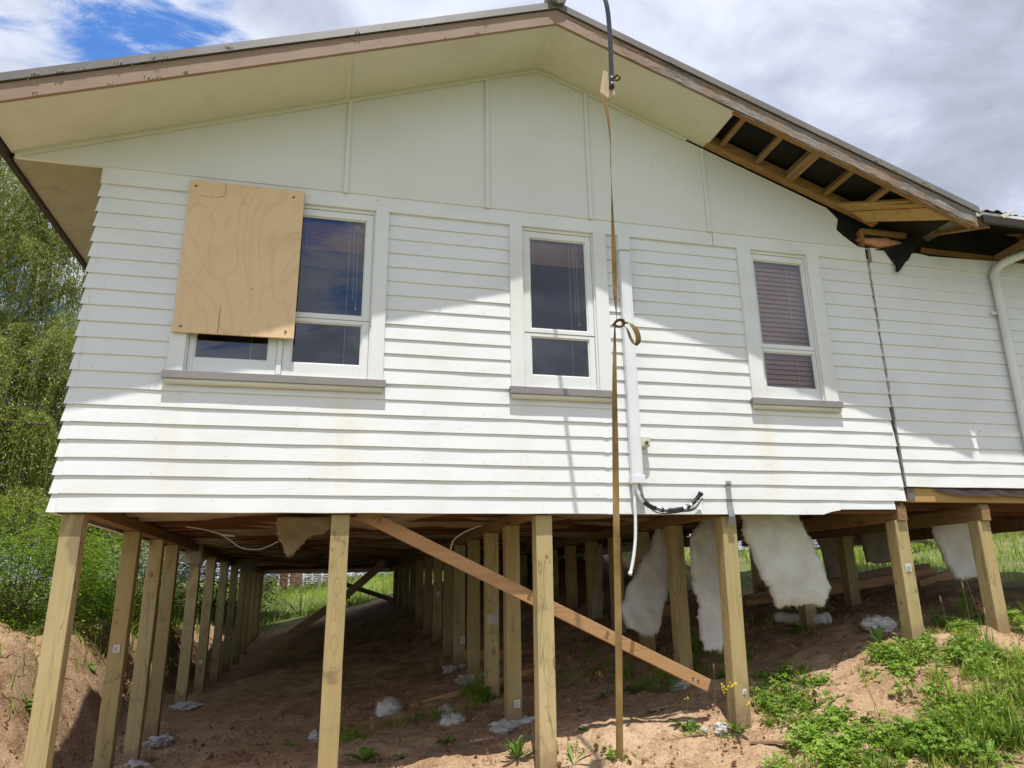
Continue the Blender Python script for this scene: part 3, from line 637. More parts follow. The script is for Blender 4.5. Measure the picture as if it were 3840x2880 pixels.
# floor structure ---------------------------------------------------
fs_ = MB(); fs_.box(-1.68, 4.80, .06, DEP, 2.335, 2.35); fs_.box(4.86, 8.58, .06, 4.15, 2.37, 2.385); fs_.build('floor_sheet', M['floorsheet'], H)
y = .03; i = 0
while y < DEP - .1:
    b = MB(); b.box(-1.66, 4.79, y, y + .045, 2.225 if y > .1 else 2.14, 2.334); b.build('floor_joist', M['joistx'], H); y += .45 if y < 9 else .9
for x, xx in ((-1.56, -1.56), (1.60, 1.93), (3.15, 3.35)):
    b = MB(); b.beam((x, .08, 2.1775), (xx, DEP - .1, 2.1775), .10, .09); b.build('bearer', M['raftery'], H, bevel=.003)
for x in (4.77, 5.65, 7.4):
    b = MB(); b.beam((x, -.0, 2.145), (x, 4.15, 2.145), .09, .125); b.build('bearer', M['raftery'], H, bevel=.003)
b = MB(); b.beam((4.852, .03, 2.297), (8.58, .03, 2.297), .045, .118, (0, 0, 1), 6, .001); b.build('boundary_joist', M['sark'], H, bevel=.003)
b = MB(); b.box(4.853, 4.925, -.001, .006, 2.255, 2.352); b.build('nail_plate', M['flash'], H)
for yj in (.5, .95, 1.4, 1.85, 2.4, 3, 3.6, 4.1):
    b = MB(); b.box(4.85, 8.58, yj, yj + .045, 2.215, 2.365); b.build('floor_joist', M['joistx'], H)
tp = MB(); nn = 30; vs = []; fs = []
for i in range(nn + 1):
    x = 5.14 + 3.4 * i / nn; d = min(.075, .02 + .11 * (i / nn) ** .35) * (1 + .2 * noise.noise(Vector((x * 4, 0, 0))))
    vs += [(x, -.004 - .005 * random.random(), 2.362), (x, -.012 - .012 * random.random(), 2.362 - d * .6), (x, -.02 - .02 * random.random(), 2.362 - d)]
for i in range(nn): fs += [(i * 3 + q, i * 3 + 3 + q, i * 3 + 4 + q, i * 3 + 1 + q) for q in (0, 1)]
tp.add(vs, fs); tp.build('torn_wall_paper', M['brownpaper'], H)
ins = MB()                                   # sagging dusty wool between the joists
for yj in np.arange(.08, 14, .45 if True else 1):
    nx = 60; vs = []; fs = []
    yw = .40
    for i in range(nx + 1):
        x = -1.5 + 6.2 * i / nx
        for j in range(6):
            v = j / 5; sag = .062 * math.sin(math.pi * v) ** .7 + .10 * noise.noise(Vector((x * 1.3, yj * 2.3, 9))) * math.sin(math.pi * v) + .07 * max(0, noise.noise(Vector((x * 2.2, yj * 3.1 + v, 1)))) * math.sin(math.pi * min(1, v * 1.1 + .02))
            sag += .06 * max(0, noise.noise(Vector((x * .8, yj * 1.7, 5))) - .15) * math.sin(math.pi * v)
            vs.append((x, yj + .01 + yw * v, 2.282 - sag * .72 + .012 * noise.noise(Vector((x * 9, yj * 5 + v * 3, 2)))))
    for i in range(nx):
        for j in range(5): fs.append((i * 6 + j, i * 6 + j + 1, i * 6 + 7 + j, i * 6 + 6 + j))
    ins.add(vs, fs)
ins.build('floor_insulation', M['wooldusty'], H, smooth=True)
# downpipe on the right
dp = MB(); dp.tube(catmull([(6.98, -.50, 4.68), (6.66, -.36, 4.66), (6.36, -.15, 4.58), (6.25, -.075, 4.48), (6.235, -.07, 4.3), (6.225, -.07, 3.6), (6.215, -.07, 2.45)], 5), .040, 14)
DP = dp.build('downpipe', M['pvc'], H, smooth=True)
b = MB(); b.tube([(6.232, -.07, 4.05), (6.232, -.07, 4.08)], .0445, 14); b.box(6.13, 6.19, -.05, -.035, 4.035, 4.065); b.build('pipe_clip', M['pvc'], DP)
b = MB(); b.tube([(6.235, -.07, 4.39), (6.236, -.07, 4.435)], .0445, 14); b.build('pipe_socket', M['pvc'], DP)
# ------------------------------------------------------------------ timber posts
ORD = ['front', 'second', 'third', 'fourth', 'fifth', 'sixth', 'seventh', 'eighth', 'ninth', 'tenth', 'eleventh', 'twelfth', 'thirteenth', 'fourteenth']
def blob(mb, c, rx, ry, rz, n=3, amp=.25, fr=9, nu=14, nv=8):
    vs = []; fs = []
    for j in range(nv + 1):
        ph = math.pi * j / nv
        for i in range(nu):
            th = 2 * math.pi * i / nu; d = Vector((math.sin(ph) * math.cos(th), math.sin(ph) * math.sin(th), math.cos(ph)))
            k = 1 + amp * noise.fractal(d * 1.6 + Vector(c) * fr, 1., 2., 4)
            vs.append((c[0] + d.x * rx * k, c[1] + d.y * ry * k, c[2] + d.z * rz * k))
    for j in range(nv):
        for i in range(nu): fs.append((j * nu + i, (j + 1) * nu + i, (j + 1) * nu + (i + 1) % nu, j * nu + (i + 1) % nu))
    mb.add(vs, fs)
def post(x, y, label, group, top=2.13, lean=(0, 0), w=.125, tagat=None, foot=False, marks=None, patch=None):
    zg = g1(x, y + w / 2); zb = zg - .12
    m = MB(); m.beam((x + lean[0] * (zb - top), y + w / 2 + lean[1] * (zb - top), zb), (x, y + w / 2, top), w, w, (0, 1, 0), 6, .0012)
    P = m.build('timber_post', M['post'], None, bevel=.005, loc=(x, y + w / 2, zb))
    tag(P, label, 'post', group)
    def px(z): return x + lean[0] * (z - top)
    def py(z): return y + lean[1] * (z - top)
    if tagat:
        dx, z, s = tagat; t = MB(); X = px(z) + dx; Y = py(z) - .004
        t.add([(X - s * .5, Y, z), (X + s * .5, Y + .001, z + .002), (X + s * .5, Y - .004, z + s * 1.25), (X - s * .48, Y - .001, z + s * 1.2)], [(0, 1, 2, 3)])
        T = t.build('paper_tag', M['paperwhite'], P)
        k = MB()
        for i in range(4): k.box(X - s * .35, X + s * (.1 + .25 * (i % 2)), Y - .0065, Y - .0055, z + s * (.2 + .22 * i), z + s * (.27 + .22 * i))
        k.build('printed_mark', M['ink'], T)
    if foot:
        f = MB(); a, b = foot; cx, cy = x + b, y - .02
        for q in range(5):
            th = random.uniform(0, 6.28); r = 0 if q == 0 else a * random.uniform(.5, .9); px_, py_ = cx + math.cos(th) * r, cy + math.sin(th) * r * .7; k_ = 1 if q == 0 else random.uniform(.3, .5)
            blob(f, (px_, py_, g1(px_, py_) + .008), a * k_, a * .75 * k_, .055 * (k_ ** .5), amp=.55, fr=7, nu=40, nv=20)
        f.build('concrete_footing', M['rubble'], P)
    if marks:
        k = MB()
        for st in marks:
            k.tube([(px(z) + dx, py(z) - .0028, z) for dx, z in st], .0006, 4)
        k.build('pencil_writing', M['ink'], P)
    if patch:
        dx, z, wd, hh = patch; k = MB()
        k.add([(px(z) + dx - wd / 2, py(z) - .003, z), (px(z) + dx + wd / 2, py(z) - .003, z + .003), (px(z) + dx + wd / 2, py(z) - .003, z + hh), (px(z) + dx - wd / 2, py(z) - .003, z + hh * .97)], [(0, 1, 2, 3)])
        k.build('grey_patch', M['rubble'], P)
    return P
def scribble(z0, h, glyphs, w=.03, dx=0):
    """handwriting running up the post face; glyphs are stroke lists in a unit box, turned a quarter"""
    o = []; n = len(glyphs)
    for i, gl in enumerate(glyphs):
        for st in gl: o.append([(dx + w * (p[1] - .5), z0 + h * (i + p[0] * .75) / n) for p in st])
    return o
TWO = [[(0, .8), (.2, 1), (.6, 1), (.8, .7), (.1, .05), (.9, 0)]]; ZERO = [[(.5, 1), (.1, .7), (.1, .3), (.5, 0), (.9, .3), (.9, .7), (.5, 1)]]
EN = [[(0, 0), (0, 1), (.8, 0), (.8, 1)]]; SEV = [[(0, 1), (.9, 1), (.3, 0)]]; BIGD = [[(.1, 0), (.1, 1)], [(.1, 1), (.8, .8), (.8, .2), (.1, 0)]]; THREE = [[(.1, .9), (.7, 1), (.5, .55), (.9, .3), (.4, 0), (.1, .1)]]
FR = 'front row of timber posts'
post(-1.564, .03, 'stained timber post under the left corner of the house', FR, 2.12)
post(.113, .03, 'front post at the top end of the orange diagonal brace', FR, 2.12, marks=scribble(1.02, .92, [BIGD, ZERO, TWO, ZERO, SEV], .055))
post(1.593, .03, 'front post standing just left of the hanging strap', FR, 2.12, lean=(.005, 0), marks=scribble(.72, .62, [EN, TWO, THREE, TWO], .04))
post(3.135, .03, 'front post with duct tape at its top', FR, 2.115, lean=(.022, 0), tagat=(.02, .80, .032))
post(4.768, .03, 'front post with white tag below the crack in the wall', FR, 2.085, tagat=(.0, 1.66, .055))
post(5.640, .03, 'front post farthest right in the tall grass', FR, 2.085)
for x, z0, z1 in ((4.778, 2.085, 2.235), (5.675, 2.085, 2.225)):
    b = MB(); b.box(x - .05, x + .045, .035, .13, z0, z1); o = b.build('packing_block', M['post'], None, bevel=.003, loc=(x, .08, z0))
    tag(o, 'short pine packing block on the post below the wall crack' if x < 5 else 'short pine packing block on the farthest right front post', 'block', 'packing blocks on posts')
LR = 'left row of timber posts'
for i, y in enumerate((1.69, 2.74, 3.60, 5.30, 6.82, 8.5, 10.15, 11.9, 13.3, 14.7, 16.1, 17.2)):
    post(-1.564, y, f'{ORD[i + 1]} timber post back in the left-hand row', LR, tagat=((.0, 1.17, .05) if i == 0 else (.0, .67, .045) if i == 4 else None), foot=((.16, .06) if i == 3 else (.12, .10) if i == 2 else (.1, .05) if i == 1 else None))
MR = 'middle row of timber posts'
for i, y in enumerate((1.07, 2.005, 3.05, 4.1, 5.1, 6.3, 7.6, 9, 10.4, 12, 13.6, 15.2, 16.6)[:12]):
    post(1.60 + .021 * (y - 1), y, f'{ORD[i + 1]} timber post back in the middle row', MR, tagat=((.02, .66, .05) if i == 0 else (.03, .98, .06) if i == 3 else (.0, 1.5, .06) if i == 5 else None), foot=((.20, -.03) if i == 0 else (.14, -.05) if i in (2, 3) else None),
         marks=scribble(.85, .6, [TWO, ZERO, TWO, TWO], .035) if i == 0 else None, patch=(.0, 1.27, .11, .10) if i == 1 else None)
RR = 'right rows of timber posts'
for i, y in enumerate((1.12, 1.94, 2.75, 3.6, 4.5, 5.4, 6.3, 7.3, 8.3, 9.4, 10.6, 12, 13.6)):
    post(3.19 + .016 * (y - 1), y, f'{ORD[i + 1]} timber post back behind the duct taped post', RR, lean=(0, 0), foot=(.15, 0) if i == 0 else None)
for i, y in enumerate((1.55, 3.4)): post(4.80 + .01 * y, y, f'{ORD[i + 1]} timber post back behind the post under the crack', RR, top=2.08)
for i, y in enumerate((2.05, 4.0)): post(5.72 + .01 * y, y, f'{ORD[i + 1]} timber post back behind the farthest right post', RR, top=2.08)
# ------------------------------------------------------------------ braces and planks
b = MB(); b.beam(at(1345, 1920, .185), at(2655, 2570, .185), .045, .092, (0, 0, 1), 12, .0008); o = b.build('diagonal_brace', M['brace'], None, bevel=.003, loc=(.195, .185, 2.115))
tag(o, 'long orange pine brace running diagonally between the front posts', 'brace')
k = MB()
for t in (.055, .475, .70):
    c = at(1345, 1920, .161).lerp(at(2655, 2570, .161), t); d = Vector((2.735, 0, -1.25)).normalized(); u_ = Vector((d.z, 0, -d.x)) * -1
    for r in range(4): k.beam(c + u_ * (.028 - .014 * r) - d * .014, c + u_ * (.028 - .014 * r) + d * (.006 + .01 * (r % 2)), .003, .006, (0, 1, 0))
k.build('ink_stamp', M['ink'], o)
k = MB()
for t in (.955, .97): 
    c = at(1345, 1920, .161).lerp(at(2655, 2570, .161), t); k.tube([c + Vector((0, .003, 0)), c - Vector((0, .005, 0))], .008, 8)
k.build('bolt', M['screw'], o)
b = MB(); b.beam(at(830, 2560, 8.4), at(1290, 2240, 8.4), .05, .13); b.beam(at(1290, 2240, 8.4), at(1440, 2110, 8.4), .05, .13); b2_ = b.build('diagonal_brace', M['oldplank'], None)
tag(b2_, 'dark diagonal brace rising rightward in front of the bright far opening', 'brace', 'braces under the house')
b = MB(); b.beam(at(1290, 2190, 14), at(1510, 2262, 14), .05, .11); b = b.build('diagonal_brace', M['oldplank'], None); tag(b, 'thin dark brace falling rightward across the far opening', 'brace', 'braces under the house')
def plank(p0, p1, w, h, label, m='oldplank', up=(0, 0, 1), group='loose planks under the house'):
    b = MB(); p0 = Vector(p0); b.beam(p0, p1, w, h, up, 8, .001); o = b.build('loose_plank', M[m], None, bevel=.003, loc=p0); return tag(o, label, 'plank', group)
pa = ground_at(1535, 2655); plank(pa + Vector((0, 0, .01)), at(2330, 2418, 2.65), .05, .05, 'long thin plank leaning up rightward from the ball of white wool', 'brace')
plank(at(1743, 2455, 3.5), at(2420, 2460, 3.3), .045, .10, 'orange plank lying level behind the middle row of posts', 'brace')
for a_, b_, Y0, Y1, lab, mm in (((2790, 2268), (3345, 2172), 2.9, 3.3, 'lowest plank of the timber stack under the right wing', 'brace'), ((2800, 2250), (3352, 2140), 3.0, 3.4, 'middle plank of the timber stack under the right wing', 'oldplank'),
                           ((3070, 2215), (3500, 2148), 3.1, 3.4, 'pink toned plank end sticking out rightmost from the stack', 'brace'), ((2860, 2215), (3480, 2128), 3.35, 3.6, 'uppermost plank of the timber stack under the right wing', 'oldplank'),
                           ((3440, 2195), (3570, 2150), 3.0, 3.2, 'short fresh pine offcut against the timber stack', 'brace'), ((2440, 2293), (2535, 2284), 2.3, 2.4, 'short orange plank end behind the white hanging wool', 'brace')):
    plank(at(*a_, Y0), at(*b_, Y1), .09, .11, lab, mm)
p0 = ground_at(2815, 2790); plank(p0 + Vector((0, 0, .015)), ground_at(3010, 2795) + Vector((0, 0, .02)), .06, .02, 'short brown board lying at the front edge of the grass', 'oldplank', group=None)
for (x0_, y0_, x1_, y1_, w_, h_, m_, lab) in ((2030, 2700, 2190, 2680, .05, .018, 'oldplank', 'flat bark coloured offcut in the shade between the centre post and the strap'), (2435, 2668, 2505, 2655, .06, .02, 'oldplank', 'flat dark offcut on the soil right of the strap'), (1380, 2795, 1420, 2775, .03, .015, 'brace', 'tiny pine chip by the second front post'),
        (1760, 2785, 1850, 2772, .02, .012, 'palepine', 'thin pale stick on the soil left of the centre front post'), (2345, 2815, 2640, 2755, .012, .01, 'oldplank', 'long thin twig lying in the sun from strap toward the taped post'), (1190, 2560, 1290, 2535, .04, .02, 'oldplank', 'short dark offcut in shade left of the second front post'), (2900, 2330, 3010, 2345, .05, .02, 'brace', 'orange offcut beside the rolled wool')):
    q0, q1 = ground_at(x0_, y0_), ground_at(x1_, y1_); b = MB(); b.beam(q0 + Vector((0, 0, h_ * .8)), q1 + Vector((0, 0, h_ * .9)), w_, h_, (0, 0, 1), 6, h_ * .12); o = b.build('timber_offcut', M[m_], None, loc=tuple(q0)); tag(o, lab, 'offcut', 'timber scraps on the soil')
# ------------------------------------------------------------------ things fixed to the wall
b = MB(); b.box(-1.098, -.285, -.068, -.050, 3.362, 4.556); PL = b.build('plywood_sheet', M['ply'], None, bevel=.0015, loc=(-.69, -.06, 3.36))
tag(PL, 'bare plywood sheet screwed over the left half of the double window', 'plywood')
k = MB()
for x, z in ((-1.055, 4.505), (-.362, 4.495), (-1.045, 3.405), (-.345, 3.41)): k.tube([(x, -.067, z), (x, -.073, z)], .009, 10)
k.build('screw', M['screw'], PL)
k = MB(); k.tube([(-.80 + random.uniform(-.002, .002), -.0685, 3.37 + .022 * i) for i in range(10)], .0022, 4)
k.tube([(-.85, -.0685, 4.535), (-.846, -.0685, 4.50), (-.852, -.0685, 4.45), (-.87, -.0685, 4.435)], .0022, 4); k.tube([(-1.03, -.0685, 4.43), (-.95, -.0685, 4.425), (-.87, -.0685, 4.435)], .0012, 4); k.build('crack_line', M['ink'], PL)
CT = empty('cable_trunking', (2.325, -.03, 2.35), 'white plastic cable cover running down the wall beside the strap', 'cable cover')
b = MB(); b.prism([(2.281, 2.42), (2.372, 2.42), (2.376, 4.31), (2.284, 4.31)], -.082, -.027); b.box(2.2905, 2.295, -.085, -.0815, 2.43, 4.3); b.box(2.359, 2.363, -.085, -.0815, 2.43, 4.3); b.build('channel_cover', M['plastic'], CT, bevel=.006)
b = MB(); b.box(2.272, 2.382, -.092, -.027, 4.315, 4.455); b.build('end_cap', M['pvc'], CT, bevel=.01)
b = MB(); b.box(2.272, 2.384, -.092, -.027, 2.352, 2.418); b.build('collar', M['plastic'], CT, bevel=.005)
cp_ = catmull([(2.315, -.055, 2.36), (2.322, -.06, 2.30), (2.35, -.062, 2.235), (2.41, -.064, 2.185), (2.48, -.066, 2.160), (2.55, -.066, 2.150), (2.62, -.066, 2.152), (2.70, -.066, 2.165), (2.755, -.068, 2.19), (2.81, -.07, 2.235), (2.845, -.075, 2.275)], 8)
WC = MB(); WC.tube(cp_, .0155, 10); CB = WC.build('cable_end', M['plastic'], None, smooth=True, loc=(2.315, -.055, 2.36)); tag(CB, 'white cable bundle with black tape curling out below the cover', 'cable')
for a_, c_ in ((19, 31), (35, 38), (41, 56), (59, 64)):
    t = MB(); vs = []; 
    t.tube([p + Vector((0, .0, random.uniform(-.001, .001))) for p in cp_[a_:c_]], [.0185 + random.uniform(-.0015, .002) for _ in cp_[a_:c_]], 10); t.build('black_tape', M['black'], CB, smooth=True)
t = MB(); t.tube(cp_[66:80], .0175, 10); t.tube([cp_[79], cp_[79] + Vector((.014, -.003, .016))], .022, 10); t.build('taped_end', M['black'], CB, smooth=True)
t = MB(); t.tube(catmull([cp_[64], Vector((2.80, -.085, 2.155)), Vector((2.85, -.08, 2.17)), Vector((2.855, -.08, 2.215)), Vector((2.80, -.08, 2.22))], 6), .005, 6); t.build('wire_loop', M['pvc'], CB, smooth=True)
b = MB()
for q in range(3): b.tube(catmull([cp_[10 + 3 * q] + Vector((.012, -.02, .0)), cp_[26] + Vector((.01 * q, -.024, -.03 + .012 * q)), cp_[42 + 2 * q] + Vector((0, -.024, -.024 + .01 * q)), cp_[60 + 2 * q] + Vector((.01, -.02, -.02 - .01 * q)), cp_[72] + Vector((.02 + .015 * q, -.01, -.03 + .02 * q))], 6), .0045, 6)
b.build('loose_wire', M['black'], CB, smooth=True)
b = MB(); b.tube(catmull([(2.33, -.06, 2.37), (2.345, -.062, 2.29), (2.36, -.06, 2.22)], 6), .012, 8); b.build('second_core', M['tapegrey'], CB, smooth=True)
b = MB(); b.tube(catmull([(2.300, -.045, 2.36), (2.298, -.05, 2.2), (2.296, -.05, 2.08), (2.285, -.05, 1.93), (2.262, -.05, 1.80), (2.232, -.05, 1.69)], 8), .013, 8); b.tube([(2.232, -.05, 1.70), (2.226, -.05, 1.675)], .016, 8)
o = b.build('hanging_cable', M['plastic'], None, smooth=True, loc=(2.3, -.045, 2.36)); tag(o, 'thin white cable hanging below the wall beside the strap', 'cable')
JB = empty('outlet_box', (2.405, -.03, 2.68), 'small cream outlet box on the boards right of the cable cover', 'outlet box')
b = MB(); b.box(2.366, 2.446, -.085, -.02, 2.64, 2.722); b.build('box_body', M['creambox'], JB, bevel=.006)
b = MB(); b.tube([(2.41, -.084, 2.672), (2.41, -.098, 2.67)], .022, 14); b.build('socket_rim', M['creambox'], JB, smooth=False); b = MB(); b.tube([(2.41, -.0985, 2.67), (2.41, -.0992, 2.67)], .014, 12); b.build('socket_hole', M['black'], JB)
b = MB(); vs = []; fs = []
pts = [(3.128, -.0285, 2.39, .026), (3.128, -.031, 2.365, .024), (3.127, -.0225, 2.355, .022), (3.126, -.031, 2.245, .023), (3.127, -.0215, 2.236, .024), (3.128, -.033, 2.13, .026), (3.129, -.034, 2.11, .026), (3.133, -.015, 2.07, .027), (3.135, .005, 2.035, .029)]
for x, y, z, hw in pts: vs += [(x - hw, y, z + random.uniform(-.006, .006)), (x + hw * random.uniform(.8, 1), y - .002, z)]
fs = [(i * 2, i * 2 + 1, i * 2 + 3, i * 2 + 2) for i in range(len(pts) - 1)]
b.add(vs, fs); o = b.build('duct_tape', M['tapegrey'], None, loc=(3.128, -.03, 2.2)); tag(o, 'strip of silver duct tape from the bottom boards down to a post', 'tape')
# ------------------------------------------------------------------ strap, pipe, block
SY = -1.44
S_ = [(2263, 372), (2278, 430), (2288, 520), (2290, 608), (2294, 720), (2298, 850), (2303, 980), (2306, 1100), (2312, 1195), (2306, 1225), (2305, 1320), (2305, 1500), (2308, 1700), (2311, 1950), (2316, 2200), (2320, 2430), (2322, 2640), (2324, 2846)]
cl = [at(px_, py_, SY) for px_, py_ in S_]
hw = [.018, .014, .010, .005, .010, .015, .018, .017, .006, .009, .015, .018, .020, .020, .0205, .0205, .0205, .0205]
tw = [.2, .5, .9, 1.5, 1.0, .5, .25, .4, 1.3, .9, .5, .25, .1, .05, .1, .05, .12, .05]
def ribbon(mb, cl, hw, tw, n=6, th=.0016):
    c = catmull(cl, n); m = len(c); vs = []; fs = []
    for i, p in enumerate(c):
        t = i / n; k = min(int(t), len(hw) - 2); f = t - k; h = hw[k] * (1 - f) + hw[k + 1] * f; a = tw[k] * (1 - f) + tw[k + 1] * f
        tn = (c[min(i + 1, m - 1)] - c[max(i - 1, 0)]).normalized(); s = (Vector((1, 0, 0)) * math.cos(a) + Vector((0, 1, 0)) * math.sin(a)); s = (s - tn * s.dot(tn)).normalized(); nn = tn.cross(s)
        h *= .98 + .05 * noise.noise(Vector((i * .7, 0, 3)))
        vs += [p - s * h - nn * th, p + s * h - nn * th, p + s * h + nn * th, p - s * h + nn * th]
    for i in range(m - 1):
        for q in range(4): fs.append((i * 4 + q, i * 4 + (q + 1) % 4, i * 4 + 4 + (q + 1) % 4, i * 4 + 4 + q))
    mb.add(vs, fs)
b = MB(); ribbon(b, cl, [h * 1.0 for h in hw], tw); STR = b.build('webbing_strap', M['strap'], None, loc=tuple(cl[0])); tag(STR, 'long frayed mustard webbing strap hanging from a black pipe nearly to the ground', 'strap')
kc = at(2312, 1216, SY)
b = MB(); ribbon(b, [kc + Vector(p) for p in ((-.03, -.01, -.012), (-.005, -.035, .012), (.03, -.03, .014), (.045, -.005, -.004), (.02, .01, -.012), (-.02, .0, -.004))], [.017, .02, .02, .018, .018, .016], [1.2, .9, .6, 1.2, 1.5, 1.3], 5); b.build('knot', M['strap'], STR)
b = MB(); ribbon(b, [kc + Vector(p) for p in ((.03, -.02, .006), (.075, -.03, -.002), (.115, -.03, -.045), (.127, -.025, -.10), (.105, -.02, -.125), (.08, -.02, -.095), (.06, -.02, -.035), (.03, -.015, -.005))], [.017, .022, .022, .02, .02, .018, .016, .014], [.9, .5, .3, .3, .5, .6, .8, 1.0], 5); b.build('strap_loop', M['strap'], STR)
pe = [at(2294, 330, SY), at(2292, 250, SY), at(2286, 115, SY), at(2270, 0, SY)]
b = MB(); pth = catmull([pe[0], pe[1], pe[2], pe[3], pe[3] + Vector((-.05, .10, .35)), pe[3] + Vector((-.12, .55, .66)), pe[3] + Vector((-.2, 1.5, .78)), pe[3] + Vector((-.3, 2.6, .62)), pe[3] + Vector((-.4, 4, .5))], 8)
b.tube(pth, [.019] * 2 + [.0165] * (len(pth) - 2), 12); PIPE = b.build('black_pipe', M['black'], None, smooth=True, loc=tuple(pe[0])); tag(PIPE, 'black bent pipe reaching over the roof edge and holding the strap', 'pipe')
b = MB()
for p in (at(2292, 295, SY), at(2293, 317, SY)): b.tube([p + Vector((-.004, -.016, 0)), p + Vector((-.004, -.024, 0))], .0065, 8)
b.build('rivet', M['plastic'], PIPE)
bk_ = [at(px_, py_, SY + .03) for px_, py_ in ((2263, 262), (2307, 285), (2306, 355), (2280, 368), (2250, 345))]
b = MB(); bq = [p + Vector((.018, .055, .006)) for p in bk_]; b.add(bk_ + bq, [(0, 1, 2, 3, 4), (9, 8, 7, 6, 5)] + [(i, (i + 1) % 5, 5 + (i + 1) % 5, 5 + i) for i in range(5)])
o = b.build('wood_block', M['palepine'], None, bevel=.003, loc=tuple(bk_[0]), fix=True); tag(o, 'small splintered wood block tied between the black pipe and the strap', 'wood block')
b = MB(); ribbon(b, [at(2300, 300, SY + .02), at(2310, 284, SY), at(2325, 288, SY), at(2318, 300, SY), at(2302, 302, SY + .02)], [.008] * 5, [.3] * 5, 5); b.build('strap_eye', M['strap'], STR)
# ------------------------------------------------------------------ hanging glass wool
def fibres(mb, c, n, L, r=.0012, dirz=-.3):
    for _ in range(n):
        d = Vector((random.gauss(0, 1), random.gauss(0, 1), random.gauss(dirz, 1))).normalized() * L * random.uniform(.3, 1)
        s = Vector((random.gauss(0, 1), random.gauss(0, 1), random.gauss(0, 1))).normalized() * r
        m_ = c + d * .5 + Vector((random.gauss(0, .3), random.gauss(0, .3), random.gauss(0, .3))) * L * .4
        mb.add([c - s, c + s, m_ + s * .7, m_ - s * .7, c + d], [(0, 1, 2, 3), (3, 2, 4)])
def batt(left, right, Y0, Y1, label, m='wool', th=.07, wav=.022, rag=.05, fuzz=1., nu=14, nv=40, name='insulation_batt', group='glass wool batts hanging under the floor'):
    """left/right: photo outlines of the two edges, top to bottom"""
    def samp(pl, t):
        t *= len(pl) - 1; k = min(int(t), len(pl) - 2); f = t - k; return pl[k][0] + (pl[k + 1][0] - pl[k][0]) * f, pl[k][1] + (pl[k + 1][1] - pl[k][1]) * f
    c = []; fr = []; bkk = []
    for j in range(nv + 1):
        t = j / nv; a = samp(left, t); b_ = samp(right, t); Y = Y0 + (Y1 - Y0) * t
        for i in range(nu + 1):
            s = i / nu; p = at(a[0] + (b_[0] - a[0]) * s, a[1] + (b_[1] - a[1]) * s, Y)
            e = min(1, 14 * min(s, 1 - s) + .10) * min(1, 9 * (1 - t) + .10); e = e ** .5
            nn = noise.fractal(p * 5 + Vector((Y0 * 7, 0, 0)), .8, 2, 6)
            p = p + Vector(((.6 * noise.noise(p * 6) + .38 * noise.noise(p * 38)) * rag * (1.2 - e), nn * wav, (.6 * noise.noise(p * 7 + Vector((3, 1, 2))) + .45 * noise.noise(p * 41)) * rag * (1.2 - e)))
            fr.append(p - Vector((0, th / 2 * e, 0))); bkk.append(p + Vector((0, th / 2 * e, 0)))
    W1 = nu + 1; fs = []; B = len(fr)
    for j in range(nv):
        for i in range(nu):
            q = (j * W1 + i, j * W1 + i + 1, (j + 1) * W1 + i + 1, (j + 1) * W1 + i); fs.append(q); fs.append(tuple(B + x for x in q[::-1]))
    ring = [i for i in range(W1)] + [j * W1 + nu for j in range(1, nv + 1)] + [nv * W1 + i for i in range(nu - 1, -1, -1)] + [j * W1 for j in range(nv - 1, 0, -1)]
    for a, b_ in zip(ring, ring[1:] + ring[:1]): fs.append((b_, a, B + a, B + b_))
    mb = MB(); mb.add(fr + bkk, fs); o = mb.build(name, M[m], None, smooth=True, loc=tuple(fr[0])); tag(o, label, 'insulation', group)
    fz_ = MB()
    for j in range(2, nv + 1):
        for i in range(W1):
            edge = i in (0, nu) or j == nv
            n_ = int((9 if edge else 0) * fuzz * (1.6 if j > nv - 3 else 1))
            fibres(fz_, fr[j * W1 + i].lerp(bkk[j * W1 + i], random.random() if edge else 0.02), n_, .032 if edge else .014, .0011)
    fz_.build('loose_fibres', M[m], o)
    return o
def zr(ox, oy, s): return lambda x, y: (ox + x / s, oy + y / s)
z4 = zr(2700, 1900, 1.9404); z3 = zr(2100, 1900, 2.37); zz5 = zr(200, 1880, 2.011)
batt([z4(150, 40), z4(160, 170), z4(230, 330), z4(300, 520), z4(360, 620), z4(425, 730)], [z4(560, 40), z4(610, 170), z4(690, 310), z4(740, 420), z4(805, 590), z4(760, 705)], .30, .37, 'big white wool batt hanging slanted in the light beside the taped post', nv=46, nu=20)
batt([z3(850, 190), z3(790, 420), z3(690, 530), z3(600, 740), z3(540, 900), z3(580, 1060), z3(700, 1130)], [z3(955, 190), z3(960, 380), z3(965, 550), z3(955, 740), z3(930, 900), z3(890, 1040), z3(840, 1145)], 1.6, 1.35, 'white wool batt with narrow neck widening down, right of the strap', nv=44, nu=16, th=.10)
batt([z3(1270, 110), z3(1160, 260), z3(1170, 480), z3(1185, 720), z3(1235, 880), z3(1240, 1120), z3(1300, 1280)], [z3(1410, 90), z3(1430, 260), z3(1445, 480), z3(1460, 720), z3(1475, 900), z3(1475, 1120), z3(1420, 1290)], .95, .75, 'long narrow wool batt hanging just left of the taped post', nv=50, nu=14, th=.09)
batt([z4(1540, 120), z4(1570, 250), z4(1620, 370), z4(1690, 510), z4(1720, 525)], [z4(1840, 105), z4(1860, 250), z4(1880, 370), z4(1895, 480), z4(1830, 535)], .75, .75, 'smooth pale wool batt between the two rightmost front posts', nv=30, nu=14, fuzz=.6)
batt([z4(690, 170), z4(740, 330), z4(770, 460), z4(790, 540)], [z4(930, 170), z4(935, 330), z4(935, 450), z4(860, 520)], 2.6, 2.6, 'dim wool batt hanging behind the big white batt', 'wooldusty', nv=22, nu=12, fuzz=.4)
